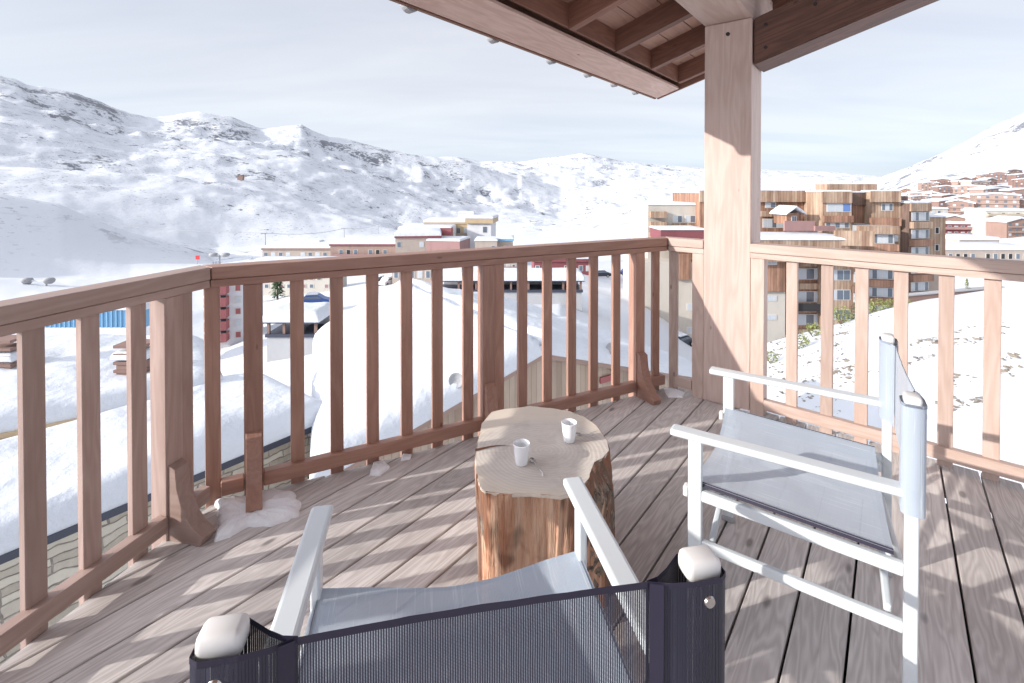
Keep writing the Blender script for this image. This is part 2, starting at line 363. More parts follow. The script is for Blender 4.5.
M['clad_red'] = cladding('red_brown_cladding', (.42, .24, .16), (.24, .125, .08), .45)
M['clad_dark'] = cladding('dark_cladding', (.20, .13, .10), (.11, .07, .055), .45)
M['clad_near'] = cladding('pale_weathered_siding', (.47, .38, .30), (.38, .28, .21), .13, (.22, .16, .12))
def plaster(name, c):
    m = mat(name, c, .85); t = m.node_tree; b = t.nodes['Principled BSDF']
    geo = N(t, 'ShaderNodeNewGeometry'); n = noise_(t, mapping(t, geo.outputs['Position'], (.5, .5, .18)), 1, 6, .6)
    t.links.new(mixc(t, math_(t, 'MULTIPLY', ramp(t, n, .45, .75), .5), c, tuple(v * .7 for v in c)), b.inputs['Base Color'])
    return m
for k, c in dict(cream=(.54, .50, .44), white_wall=(.66, .66, .68), pink=(.32, .19, .18), red=(.36, .12, .12), beige=(.42, .35, .30), yellow=(.40, .34, .27), grey=(.36, .36, .37),
                 maroon=(.22, .07, .08), brown=(.28, .18, .145), brown2=(.34, .24, .20), brown3=(.24, .15, .125), blue=(.20, .40, .60), concrete=(.42, .42, .43), ochre=(.50, .38, .24)).items():
    M[k] = plaster(k, c)
M['window'] = mat('window_glass', (.12, .15, .19), .08, 0, .8)
M['curtain'] = mat('curtained_window', (.50, .54, .58), .25)
M['bluepane'] = mat('blue_pane', (.12, .22, .48), .25)
M['slate'] = mat('dark_blue_fascia', (.045, .05, .075), .45)
M['frame_w'] = mat('window_frame', (.60, .58, .55), .6)
M['dark'] = mat('dark_gap', (.03, .028, .03), .8)
M['needle'] = mat('needles', (.06, .11, .05), .8)
M['needle_y'] = mat('yellow_green_leaves', (.22, .24, .08), .8)
M['twig'] = mat('twigs', (.12, .085, .06), .9)
M['scrub'] = mat('dry_scrub', (.24, .205, .165), .9)
M['tyre'] = mat('tyre_rubber', (.02, .02, .02), .8)

# ---------------------------------------------------------------- terrain: one polar sheet, heights surveyed per distance ring
XS = [-600, 0, 60, 130, 215, 300, 400, 480, 560, 640, 700, 760, 820, 880, 930, 985, 1024, 1600]
# ring distance (m) : bearing height, as the height in the view where that ring lies (None = absolute z)
rings = [
 (5,   None, [-9] * 18),
 (14,  None, [-9, -9, -9, -9, -9, -9, -9, -9, -9, -9, -8.0, -7, -6.2, -5.4, -5, -4.6, -4.4, -4]),
 (26,  None, [-10, -10, -10, -10, -10, -9, -8.4, -8.2, -8.2, -9.8, -10.8, -8.4, -7.3, -6.1, -5.3, -4.7, -4.3, -3.6]),
 (42,  None, [-13, -13, -13, -13, -13, -12, -10, -9.9, -9.9, -13, -15.6, -10.6, -8.9, -7.2, -6.1, -5.1, -4.5, -3.5]),
 (60,  None, [-14, -14, -14, -14, -16.3, -14, -12.2, -12, -12, -14.5, -19, -20, -20, -17, -15, -14, -13, -10]),
 (95,  None, [-19, -19, -19, -19, -20.5, -18, -16, -15.5, -15.5, -18.5, -25, -25, -25, -24, -23, -22, -21, -18]),
 (160, None, [-27, -27, -27, -27, -28, -26, -24, -23, -23, -24, -31, -30, -29, -28, -26, -25, -25, -20]),
 (260, 1, [270, 281, 281, 279, 272, 266, 262, 260, 258, 256, 254, 250, 246, 243, 240, 238, 236, 230]),
 (380, 1, [264, 276, 276, 275, 266, 256, 252, 250, 248, 244, 240, 232, 228, 224, 218, 212, 210, 205]),
 (520, 1, [150, 194, 205, 234, 261, 250, 247, 244, 240, 232, 226, 218, 214, 210, 202, 197, 194, 180]),
 (760, 1, [170, 215, 218, 232, 246, 243, 240, 238, 234, 226, 220, 214, 206, 196, 186, 180, 177, 160]),
 (1400, 1, [120, 168, 170, 172, 180, 198, 222, 228, 226, 218, 212, 206, 198, 187, 165, 150, 140, 110]),
 (1900, 1, [100, 121, 133, 152, 155, 163, 193, 214, 220, 212, 206, 200, 192, 178, 160, 131, 113, 70]),
 (2500, 1, [85, 100, 112, 133, 140, 150, 180, 200, 210, 204, 200, 196, 188, 182, 172, 140, 125, 80]),
 (3300, 1, [60, 76, 91, 113, 116, 128, 152, 166, 190, 188, 188, 186, 182, 180, 172, 160, 140, 90]),
 (4200, 1, [90, 110, 120, 130, 135, 140, 162, 172, 176, 178, 180, 176, 178, 179, 172, 160, 140, 100]),
 (6000, 1, [90, 110, 120, 130, 135, 143, 158, 163, 157, 163, 168, 171, 172, 178, 172, 160, 140, 100]),
 (9000, 1, [190] * 18),
]
sk_near = [(0, 76), (18, 81), (30, 87), (45, 88), (62, 91), (78, 94), (96, 100), (112, 108), (130, 114), (148, 118), (163, 117), (180, 114), (200, 111), (215, 114), (232, 117), (250, 125), (262, 129), (280, 128), (302, 125), (312, 131), (330, 137), (345, 139), (380, 147), (420, 155), (470, 163), (520, 180)]
sk_far = [(300, 150), (420, 160), (445, 157), (458, 157), (480, 162), (500, 161), (520, 162), (545, 158), (565, 156), (583, 153), (600, 156), (620, 161), (650, 164), (700, 168), (760, 170), (790, 171), (830, 172), (860, 175), (885, 178), (1024, 182)]
sk_right = [(820, 188), (868, 186), (885, 179), (900, 172), (925, 161), (950, 150), (968, 141), (985, 130), (1003, 121), (1024, 113), (1300, 60)]
def interp(tab, x):
    if x <= tab[0][0]: return tab[0][1]
    for (a, b), (c, d) in zip(tab, tab[1:]):
        if x <= c: return b + (d - b) * (x - a) / (c - a)
    return tab[-1][1]
def smooth(t): return t * t * (3 - 2 * t)
def ring_z(i, px, r):
    rd, mode, vals = rings[i]
    y = interp(list(zip(XS, vals)), px)
    if mode is None: return y
    if rd == 3300 and 0 <= px <= 520: y = interp(sk_near, px)
    if rd == 6000 and 300 <= px <= 1024: y = interp(sk_far, px)
    if rd == 1900 and 820 <= px <= 1300: y = min(y, interp(sk_right, px))
    pc = max(-100, min(1150, px)); ca = F / math.hypot(F, pc - 512)
    return EYE + rd * ca * (189 - y) / F
def ground_z(X, Y):
    r = math.hypot(X, Y)
    px = 512 + F * X / Y if Y > .3 * abs(X) else (-600 if X < 0 else 1600)
    px = max(-600, min(1600, px))
    lr = math.log(max(r, 5.01))
    for i in range(len(rings) - 1):
        if r <= rings[i + 1][0]: break
    a, b = math.log(rings[i][0]), math.log(rings[i + 1][0])
    t = min(1, max(0, (lr - a) / (b - a)))
    t = smooth(t) * .6 + t * .4
    z = ring_z(i, px, r) * (1 - t) + ring_z(i + 1, px, r) * t
    amp = 0 if r < 12 else min(1, (r - 12) / 60)
    z += amp * (fbm(X * .012, Y * .012, 3) * 1.2)
    if r > 420:
        k = min(1, (r - 420) / 900)
        rr = 1 - abs(fbm(X * .0021 + 5, Y * .0021, 1, 6))
        z += k * ((rr - .75) * (15 if r < 2200 else 28) + fbm(X * .011, Y * .011, 9, 6) * (5 if r < 2200 else 9) + ((1 - abs(fbm(X * .0065, Y * .0065, 4, 6))) - .8) * (12 if r < 2200 else 17)) * (1.3 if r > 2200 else 1) * (.35 if r > 2900 and r < 3500 or r > 5500 or 1800 < r < 2050 and px > 820 else 1)
    else:
        z += (fbm(X * .12, Y * .12, 2, 3) * .35 if r > 10 else 0)
    return z
bm = bmesh.new()
azs = [-180 + 6 * i for i in range(20)] + [-60 + i * .25 for i in range(481)] + [60.5 + 6 * i for i in range(20)]
azs = [a for a in azs if a < 180]
rs = []; r = 4.0
while r < 9000: rs.append(r); r *= 1.016 if r > 1000 else (1.035 if r > 250 else 1.05)
prev = None; first = None
vz = bm.verts.new((0, 0, -9)) 
for a in azs:
    row = []
    for r in rs:
        X, Y = r * math.sin(R(a)), r * math.cos(R(a))
        row.append(bm.verts.new((X, Y, ground_z(X, Y))))
    if prev:
        for i in range(len(rs) - 1): bm.faces.new((prev[i], prev[i + 1], row[i + 1], row[i]))
        bm.faces.new((vz, prev[0], row[0]))
    else: first = row
    prev = row
for i in range(len(rs) - 1): bm.faces.new((prev[i], prev[i + 1], first[i + 1], first[i]))
bm.faces.new((vz, prev[0], first[0]))
bmesh.ops.recalc_face_normals(bm, faces=bm.faces)
M['terrain'] = snow_mat('mountain_snow', rocks=(.05, .652, .72), col=(.655, .675, .71), bs=.6, scale=.25)
g = link('snowy_ground', bm, M['terrain'], smooth=True); tag(g, kind='structure')
# make normals point up
if g.data.polygons[1000].normal.z < 0: g.data.flip_normals()

# ---------------------------------------------------------------- terrace geometry (surveyed)
T = 1.06
L0 = Vector((-1.4766, 1.4034, 0)); L1 = Vector((-1.3088, 2.1179, 0)); F1 = Vector((1.0825, 3.3825, 0))
def dirv(az): return Vector((math.sin(R(az)), math.cos(R(az)), 0))
dL, dF, dR = dirv(13.2), dirv(62.13), dirv(131.87)
nL, nF, nR = dirv(13.2 - 90), dirv(62.13 - 90), dirv(131.87 - 90)     # outward normals
Vd, Ud = dirv(38.1), dirv(128.1)
PC = Vector((1.2649, 3.2190, 0))                                    # inner left corner of the big post
def uv(u, v, z): return PC + Ud * u + Vd * v + Vector((0, 0, z))
# deck
def isect(p, d, q, e):
    det = d.x * -e.y + e.x * d.y
    t = ((q.x - p.x) * -e.y + e.x * (q.y - p.y)) / det
    return p + d * t
o1, o2, o3 = L1 + nL * .03, L1 + nF * .035, F1 + nR * .09
cA = isect(o1, dL, o2, dF); cB = isect(o2, dF, o3, dR)
poly = [o1 - dL * 6.5, cA, cB, F1 + nR * .09 + dR * 5.5, Vector((1.5, -4.5, 0))]
MB = Matrix.Translation(PC) @ Matrix(((Vd.x, Ud.x, 0), (Vd.y, Ud.y, 0), (0, 0, 1))).to_4x4()
# local frame of the deck: X along the boards, Y across (to the right) ; keep it right-handed
MB = Matrix.Translation(PC) @ Matrix.Rotation(R(90 - 38.1), 4, 'Z')
inv = MB.inverted(); pl = [inv @ p for p in poly]
bm = bmesh.new(); pitch = .148; gap = .008; off0 = -.066
def clip(ps, y, keep_above):
    outp = []
    for i in range(len(ps)):
        a, b = ps[i], ps[(i + 1) % len(ps)]
        ia = (a[1] >= y) == keep_above; ib = (b[1] >= y) == keep_above
        if ia: outp.append(a)
        if ia != ib:
            t = (y - a[1]) / (b[1] - a[1]); outp.append((a[0] + (b[0] - a[0]) * t, y))
    return outp
# boards: the gap lines measured at across-offsets of -.05 + k*.148
k = -60
while k < 60:
    y0 = k * pitch + gap / 2; y1 = (k + 1) * pitch - gap / 2
    ps = [(p.x, p.y) for p in pl]
    ps = clip(ps, y0, True)
    if len(ps) > 2: ps = clip(ps, y1, False)
    if len(ps) > 2:
        zt = random.uniform(-.0015, .0015)
        b2 = prism(ps, -.028 + zt, 0 + zt)
        tmp = bpy.data.meshes.new('t'); bmesh.ops.bevel(b2, geom=[e for e in b2.edges if abs(e.verts[0].co.z - e.verts[1].co.z) < 1e-5 and e.verts[0].co.z > -.01 and abs(e.verts[0].co.y - e.verts[1].co.y) < .001], offset=.003, segments=1, affect='EDGES')
        b2.to_mesh(tmp); b2.free(); bm.from_mesh(tmp); bpy.data.meshes.remove(tmp)
    k += 1
deck = link('terrace_deck', bm, M['deck'], None, MB); tag(deck, kind='structure')
# joists and the floor slab below the boards
bm = bmesh.new()
ps = [(p.x * .995, p.y * .995) for p in pl]
for i in range(-14, 6):
    box(bm, i * .5 - .03, i * .5 + .03, min(p.y for p in pl) + .35 if False else -2.4, 3.2, -.17, -.034)
tmpb = prism([(p.x, p.y) for p in [inv @ q for q in [o1 - dL * 6.5 - nL * .05, cA - (nL + nF) * .03, cB - (nF + nR) * .05, F1 + nR * .04 + dR * 5.4, Vector((1.5, -4.4, 0))]]], -.32, -.18)
bm.free()
sub = link('terrace_slab', tmpb, M['dark'], None, MB); tag(sub, kind='structure')  # near-black colour paints the shade seen through the board gaps

# ---------------------------------------------------------------- railings
def rail_side(name, label, p, d, n, s0, s1, balus, posts, matl, group, low=(s0s := 0)):
    t = thing(name, label, 'railing', p + d * ((s0 + s1) / 2), 0, group)
    z = lambda v: Vector((0, 0, v))
    A, B = p + d * s0, p + d * s1
    # cap board then sub rail, both run behind the inner face
    bar('handrail', A + n * .05 + z(T - .03), B + n * .05 + z(T - .03), .10, .06, matl, t, bev=.004)
    bar('sub_rail', A + n * .045 + z(.9835), B + n * .045 + z(.9835), .07, .029, matl, t, bev=.002)
    return t
rails = {}
def build_rail(key, label, p, d, n, s0, s1, bal, posts, matl, bot, mit=(0, 0)):
    t = thing('railing', label, 'railing', p + d * ((s0 + s1) / 2), 0, 'wooden balustrades round the terrace')
    Z = Vector((0, 0, 1))
    A, B = p + d * s0, p + d * s1
    Ml = frame(A, B); Li = Ml.inverted(); L = (B - A).length; sy = 1 if (Li.to_3x3() @ n).y > 0 else -1
    m0, m1 = mit                                     # how far each end grows (or shrinks) per metre outwards
    def rl(nm, a, b, z0, z1, bv):
        ps = [(m0 * a, sy * a), (L + m1 * a, sy * a), (L + m1 * b, sy * b), (m0 * b, sy * b)]
        bm = prism(ps, z0, z1); bmesh.ops.bevel(bm, geom=list(bm.edges), offset=bv, segments=2, profile=.5, affect='EDGES')
        link(nm, bm, matl, t, Ml)
    rl('handrail', 0, .10, T - .055, T, .004)
    rl('sub_rail', .008, .086, .970, 1.0025, .002)
    for b0, b1 in bot:
        bar('bottom_rail', p + d * b0 + n * .028 + Z * .072, p + d * b1 + n * .028 + Z * .072, .046, .064, matl, t, bev=.003)
    for s in bal:
        q = p + d * s + n * .048
        bar('baluster', q - Z * .16, q + Z * .9695, .026, .06, matl, t, up=d, bev=.002)
    for s, br in posts:
        q = p + d * s + n * .052
        po = bar('post', q - Z * .2, q + Z * .9693, .078, .078, matl, t, up=d, bev=.003)
        if br:
            # curved knee bracket on the deck side: profile in (inward, up)
            pr = [(0, .004), (.135, .004), (.16, .03)]
            for i in range(1, 9):
                a = i / 8; pr.append((.16 - .135 * math.sin(a * math.pi / 2) ** .8 * 1.0, .03 + .235 * (1 - math.cos(a * math.pi / 2)) ** .9))
            pr = [(0, .0), (.15, .0), (.165, .035), (.118, .062), (.085, .10), (.060, .15), (.042, .21), (.034, .285), (.0, .30)]
            bm = prism(pr, -.032, .032)
            bmesh.ops.bevel(bm, geom=list(bm.edges), offset=.002, segments=1, affect='EDGES')
            Mx = Matrix(((-n.x, 0, d.x), (-n.y, 0, d.y), (0, 1, 0))).to_4x4()
            if Mx.to_3x3().determinant() < 0: Mx = Matrix(((-n.x, 0, -d.x), (-n.y, 0, -d.y), (0, 1, 0))).to_4x4()
            bmat = Matrix.Translation(p + d * s + n * .0125) @ Mx
            link('bracket', bm, matl, po, bmat)
    return t
left_b = [-.09, -.295, -.465, -.63] + [-.63 - .178 * i for i in range(1, 24)]
left_b = [s for s in left_b if all(abs(s - q) > .07 for q in (-1.38, -2.6, -3.8))]
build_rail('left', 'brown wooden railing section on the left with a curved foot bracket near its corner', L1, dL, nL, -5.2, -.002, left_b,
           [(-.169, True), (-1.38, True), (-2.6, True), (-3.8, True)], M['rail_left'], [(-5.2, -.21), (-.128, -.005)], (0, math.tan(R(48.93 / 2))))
fb = [0.0, .345, .524, .698, .875, 1.044, 1.224, 1.418, 1.574, 1.748, 1.928, 2.10, 2.285, 2.635]
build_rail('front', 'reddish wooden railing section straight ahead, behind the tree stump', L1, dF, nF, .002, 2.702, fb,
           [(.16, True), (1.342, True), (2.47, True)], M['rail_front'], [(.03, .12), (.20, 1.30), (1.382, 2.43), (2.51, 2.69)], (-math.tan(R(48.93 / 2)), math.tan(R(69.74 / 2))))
build_rail('right_stub', 'very short pale sunlit railing piece between the shaded reddish railing and the big square post', F1, dR, nR, .004, .243, [.022], [(.204, False)], M['rail_right'], [(.05, .163)], (-math.tan(R(69.74 / 2)), 0))
rb = [.756, .935, 1.097, 1.266, 1.445, 1.611] + [1.611 + .1715 * i for i in range(1, 20)]
build_rail('right', 'pale sunlit wooden railing section on the right, behind the sunlit grey folding chair', F1, dR, nR, .532, 5.2, rb, [(.572, False), (3.3, False)], M['rail_right'], [(.612, 5.2)])
# ---------------------------------------------------------------- big post and roof
t = thing('roof_post', 'thick square timber post carrying the roof, rising between two railing sections', 'post', uv(.143, .145, 0))
bar('shaft', uv(.1425, .147, .002), uv(.1425, .147, 2.468), .285, .285, M['post'], t, up=tuple(Ud), bev=.005, seg=2)
bm = bmesh.new(); cyl(bm, uv(.145, .006, 2.39), uv(.145, -.004, 2.39), .012, n=16)
link('bolt', bm, M['dark'], t)
TH = math.tan(R(17))
zr = lambda u: 2.60 + TH * u                # underside of the rafters
rt = thing('terrace_roof', 'overhanging timber roof with rafters and snowy eave above the terrace corner', 'roof', uv(0, 0, 2.5))
bar('purlin', uv(.143, -6.5, 2.612), uv(.143, 1.40, 2.612), .287, .284, M['post'], rt, bev=.006, seg=2)
for i in range(-8, 3):
    v = 1.37 - .655 * (2 - i) if i < 2 else 1.37
    v = 1.365 - .655 * (2 - i)
    p0 = uv(-.655, v - .035, zr(-.655) + .0805); p1 = uv(2.3, v - .035, zr(2.3) + .0805)
    if abs(v + .6) < 4 or True:
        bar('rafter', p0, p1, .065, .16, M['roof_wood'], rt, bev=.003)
# boarding on the rafters (boards across the slope)
fr = frame(uv(-.86, 0, zr(-.86) + .1735), uv(2.3, 0, zr(2.3) + .1735))
bm = bmesh.new(); Lx = (uv(2.3, 0, zr(2.3)) - uv(-.86, 0, zr(-.86))).length
# fr local: X upslope, Y = left of X ; boarding with its length across -> rotate so grain runs across the rafters
nb = int(Lx / .20); SGX = 1 if Vector(Vd).cross(-(fr.to_3x3() @ Vector((1, 0, 0)))).z < 0 else -1
for i in range(nb):
    box(bm, *sorted((SGX * -1.42, SGX * 6.6)), -(i + 1) * .20 + .003, -i * .20 - .003, -.011, .011, .001)
rotb = fr @ Matrix.Rotation(R(-90) if (fr.to_3x3() @ Vector((0, 1, 0))).dot(Vd) > 0 else R(-90), 4, 'Z')
ydir = (fr.to_3x3() @ Vector((0, 1, 0))).dot(Vd)
# want local X -> -Vd, local -Y -> upslope
up = fr.to_3x3() @ Vector((1, 0, 0)); Yb = -up; Xb = Vector(Vd); Zb = Xb.cross(Yb)
if Zb.z < 0: Xb = -Xb; Zb = -Zb
SG = 1 if Xb.dot(Vd) > 0 else -1           # sign of the boarding's X against Vd
Mb = Matrix(((Xb.x, Yb.x, Zb.x), (Xb.y, Yb.y, Zb.y), (Xb.z, Yb.z, Zb.z))).to_4x4(); Mb.translation = uv(-.86, 0, zr(-.86) + .1735)
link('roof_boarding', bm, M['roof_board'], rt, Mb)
# eave board seen from below, its thin outer fascia, blocking behind, verge board
eb = zr(-.775)
sl_up = (0, 0, 1)
bm = bmesh.new(); box(bm, -6.6, 1.415, -.115, .115, -.0125, .0125, .002)
Xe = Vd; Ye = Vector((-(up).x, -(up).y, -(up).z)); Ze = Xe.cross(Ye)
if Ze.z < 0: Ye = -Ye; Ze = -Ze
Me = Matrix(((Xe.x, Ye.x, Ze.x), (Xe.y, Ye.y, Ze.y), (Xe.z, Ye.z, Ze.z))).to_4x4(); Me.translation = uv(-.775, 0, eb - .014)
link('eave_board', bm, M['eave'], rt, Me)
bar('fascia', uv(-.905, -6.6, zr(-.9) + .075), uv(-.905, 1.43, zr(-.9) + .075), .022, .20, M['roof_wood'], rt, bev=.003)
bar('blocking', uv(-.64, -6.6, zr(-.64) + .085), uv(-.64, 1.30, zr(-.64) + .085), .02, .15, M['roof_wood'], rt, bev=.002)
bar('verge_board', uv(-.915, 1.432, zr(-.915) + .085), uv(2.3, 1.432, zr(2.3) + .085), .024, .23, M['roof_wood'], rt, bev=.003)
# old inclined beam to the right of the post
fb0 = frame(uv(.291, .157, 2.175), uv(2.7, .157, 2.175 + (2.7 - .291) * TH)); li = fb0.inverted()
bp = [li @ uv(.291, .157, 2.175), li @ uv(2.7, .157, 2.175 + (2.7 - .291) * TH), li @ uv(2.7, .157, 2.463 + (2.7 - .291) * TH), li @ uv(.291, .157, 2.463)]
bm = prism([(p.x, p.z) for p in bp], -.1375, .1375)
for v in bm.verts: v.co = Vector((v.co.x, -v.co.z, v.co.y))
bmesh.ops.recalc_face_normals(bm, faces=bm.faces)
bmesh.ops.bevel(bm, geom=list(bm.edges), offset=.007, segments=2, affect='EDGES')
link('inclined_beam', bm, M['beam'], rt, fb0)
# roofing sheet with the snow on it
bm = prism([(-1.46, -.96), (6.6, -.96), (6.6, 2.3), (-1.46, 2.3)], 0, .02) if False else bmesh.new()
box(bm, *sorted((SGX * -1.45, SGX * 6.6)), -3.3, .05, .013, .035, 0)
link('roofing_sheet', bm, M['slate'], rt, Mb)
bm = bmesh.new()
nx, ny = 60, 26
gv = []
for i in range(nx + 1):
    row = []
    for j in range(ny + 1):
        x = SGX * (-1.50 + 8.1 * i / nx); y = .09 - 3.4 * j / ny
        e = min(i, nx - i, j * 1.0, 3) / 3
        row.append(bm.verts.new((x, y, .036 + .26 * (e ** .5) + .03 * fbm(x * 2, y * 2, 4))))
    gv.append(row)
for i in range(nx):
    for j in range(ny): bm.faces.new((gv[i][j], gv[i + 1][j], gv[i + 1][j + 1], gv[i][j + 1]))
link('roof_snow', bm, M['roof_snow'], rt, Mb, smooth=True)
for v in (-1.05, -.42, .10, .56, 1.0, -1.7, -2.4):
    bm = bmesh.new(); cyl(bm, uv(-.918, v, zr(-.918) + .012), uv(-.955, v, zr(-.955) + .012), .050, .040, n=20)
    ob = link('tile_end', bm, M['grey'], rt, smooth=False)
    if False: pass
bm = bmesh.new()
for a, b in ((-.13, 2.60), (-.32, 2.56), (-.16, 2.70)):
    cyl(bm, uv(.286, a, b), uv(.292, a, b), .009, n=10)
link('bolt', bm, M['dark'], rt)
bm = bmesh.new()
for a, b in ((.36, .075), (.36, .215), (.62, .20)):
    cyl(bm, uv(a, .020, 2.175 + b + (a - .29) * TH), uv(a, .012, 2.175 + b + (a - .29) * TH), .010, n=10)
link('bolt', bm, M['dark'], rt)

# ---------------------------------------------------------------- snow patches on the deck
def blob_patch(name, label, pts, zmax, cat='snow'):
    """flat irregular snow lump over a polygon of deck points"""
    cx = sum(p[0] for p in pts) / len(pts); cyy = sum(p[1] for p in pts) / len(pts)
    bm = bmesh.new(); n = len(pts); fine = []
    for i in range(n):
        a, b = pts[i], pts[(i + 1) % n]
        for k in range(8):
            t_ = k / 8; x = a[0] + (b[0] - a[0]) * t_; y = a[1] + (b[1] - a[1]) * t_
            w = 1 + .10 * fbm(x * 14, y * 14, 1) + .05 * fbm(x * 60, y * 60, 2)
            fine.append((cx + (x - cx) * w, cyy + (y - cyy) * w))
    rg = []
    for s, h in ((1, .001), (.97, .35), (.9, .62), (.75, .85), (.55, 1), (.35, .95), (.18, .98)):
        rg.append([bm.verts.new((cx + (x - cx) * s, cyy + (y - cyy) * s, .001 + zmax * h * (1 + .45 * fbm(x * s * 22, y * s * 22, 5)) if h > .01 else -.002)) for x, y in fine])
    for a, b in zip(rg, rg[1:]):
        for i in range(len(fine)): bm.faces.new((a[i], a[(i + 1) % len(fine)], b[(i + 1) % len(fine)], b[i]))
    bm.faces.new(rg[-1])
    o = link(name, bm, M['snow_rough'], smooth=True); tag(o, label, cat); return o
def fp(px, py, z=0.0):
    t_ = (EYE - z) * F / (py - 189); return ((px - 512) / F * t_, t_)
blob_patch('snow_patch', 'crusty snow heap on the deck round the bracket by the left corner', [fp(209, 546), fp(228, 540), fp(245, 530), fp(270, 529), fp(297, 519), fp(300, 509), fp(294, 497), fp(270, 493), fp(243, 500), fp(212, 505), fp(214, 520), fp(218, 530)], .03)
blob_patch('snow_patch', 'small snow lump on the deck close to the reddish bottom rail', [fp(368, 478), fp(379, 478), fp(389, 470), fp(383, 463), fp(372, 465)], .018)
blob_patch('snow_patch', 'tiny snow lump on the deck halfway along the reddish railing', [fp(400, 463), fp(410, 461), fp(411, 457), fp(402, 457)], .012)
blob_patch('snow_patch', 'thin flat snow remnant on the deck at the foot of the thick post', [fp(669, 399), fp(684, 399), fp(686, 394), fp(672, 389), fp(664, 390)], .012)
blob_patch('snow_patch', 'thin snow streak on the deck between the post and the sunlit grey chair', [fp(741, 411), fp(752, 414), fp(762, 414), fp(757, 408), fp(742, 406)], .012)

# ---------------------------------------------------------------- tree stump, cups, spoons
ZS = .45
outl = [(475, 462), (477, 447), (482, 424), (491, 413), (504, 410), (530, 407), (550, 409), (570, 412), (585, 418), (595, 425), (603, 434), (608, 443), (610, 452), (603, 460), (595, 464), (592, 471), (590, 480), (583, 488), (573, 495), (561, 498.5), (546, 496.5), (522, 495), (510, 496.5), (486, 493), (480, 488), (477, 478)]
top = [fp(x, y, ZS) for x, y in outl]
scx = sum(p[0] for p in top) / len(top); scy = sum(p[1] for p in top) / len(top)
st = thing('tree_stump', 'sawn log section standing on the deck as a side table, bark partly stripped', 'stump', (scx, scy, 0))
def ringpts(level):
    o_ = []
    n = len(top)
    for i in range(n):
        a, b = top[i], top[(i + 1) % n]
        for k_ in range(5):
            t_ = k_ / 5; x = a[0] + (b[0] - a[0]) * t_ - scx; y = a[1] + (b[1] - a[1]) * t_ - scy
            ang = math.atan2(y, x)
            if level < 1:
                # the body: rounder than the notched top, a bit narrower near the foot on the left
                rr = math.hypot(x, y); tgt = .255 if x > .12 else rr
                blend = min(1, (1 - level) * 6)
                if x > .05 and y < .08: rr = rr * (1 - blend) + max(rr, .24) * blend
                sc_ = 1 - .05 * (1 - level) * (1 if x < 0 else .2)
                sc_ += .045 * fbm(math.cos(ang) * 9, math.sin(ang) * 9, level * .6 + 7) + .03 * fbm(math.cos(ang) * 3.5, math.sin(ang) * 3.5, level * .9 + 2) + .016 * fbm(math.cos(ang) * 14, math.sin(ang) * 14, level * 2)
                x, y = math.cos(ang) * rr * sc_, math.sin(ang) * rr * sc_
            else:
                w = 1 + .012 * fbm(x * 40, y * 40, 3); x *= w; y *= w
            o_.append((x, y))
    return o_
bm = bmesh.new(); lv = [1, .985, .94, .88, .8, .7, .6, .5, .4, .3, .2, .1, 0]; rg = []
for l in lv: rg.append([bm.verts.new((x, y, ZS * l - (0.0005 if l == 1 else 0))) for x, y in ringpts(l)])
for a, b in zip(rg, rg[1:]):
    for i in range(len(a)): bm.faces.new((a[i], b[i], b[(i + 1) % len(a)], a[(i + 1) % len(a)]))
body = link('trunk_side', bm, M['log_side'], st, Matrix(), smooth=True, local=True)
bm = bmesh.new(); tr = [(x * 1.004, y * 1.004) for x, y in ringpts(1)]
rgs = [[bm.verts.new((x * s, y * s, ZS + .003 * (1 - s) * 0 - dz)) for x, y in tr] for s, dz in ((.995, .012), (1, .004), (.99, 0), (.6, 0), (.2, 0))]
for a, b in zip(rgs, rgs[1:]):
    for i in range(len(a)): bm.faces.new((a[i], a[(i + 1) % len(a)], b[(i + 1) % len(a)], b[i]))
bm.faces.new(rgs[-1])
link('cut_face', bm, M['log_top'], st, Matrix(), smooth=False, local=True)
# cracks in the cut face (thin dark wedges) 
def crack(pts, w):
    bm = bmesh.new(); a = []; b = []
    for i, (x, y) in enumerate(pts):
        ww = w * (1 - i / (len(pts) - 1)) + .0004
        q = fp(x, y, ZS); a.append(bm.verts.new((q[0] - scx, q[1] - scy + ww, ZS + .0012))); b.append(bm.verts.new((q[0] - scx, q[1] - scy - ww, ZS + .0012)))
    for i in range(len(pts) - 1): bm.faces.new((a[i], b[i], b[i + 1], a[i + 1]))
    return bm
M['crackwood'] = mat('crack_inside', (.20, .085, .045), .9)
link('crack', crack([(475, 452), (484, 450), (490, 448.5), (497, 447.5), (504, 447.5), (511, 448)], .008), M['crackwood'], st, Matrix(), local=True)
link('crack', crack([(568, 496), (565, 489), (562, 483), (560, 478)], .0035), M['crackwood'], st, Matrix(), local=True)
# bark plates on the right flank and front
def bark_plate(a0, a1, z0, z1, seed):
    bm = bmesh.new(); n, m_ = 14, 16; g_ = []
    base = ringpts(.9)
    for j in range(m_ + 1):
        row = []; l = z0 + (z1 - z0) * j / m_
        bb = ringpts(min(.98, l / ZS))
        for i in range(n + 1):
            wob = .12 * fbm(j * .35, seed, i * .01)
            a = a0 + (a1 - a0) * i / n + wob
            # radius by angle
            best = min(bb, key=lambda q: abs((math.atan2(q[1], q[0]) - a + math.pi) % (2 * math.pi) - math.pi))
            rr = math.hypot(*best)
            ed = min(i, n - i, j, m_ - j)
            rr += (-.012 if ed == 0 else -.001 + .012 * fbm(a * 12, l * 25, seed))
            row.append(bm.verts.new((math.cos(a) * rr, math.sin(a) * rr, l)))
        g_.append(row)
    for j in range(m_):
        for i in range(n): bm.faces.new((g_[j][i], g_[j][i + 1], g_[j + 1][i + 1], g_[j + 1][i]))
    return bm
link('bark', bark_plate(R(-62), R(-22), .06, .435, 1), M['bark'], st, Matrix(), smooth=True, local=True)
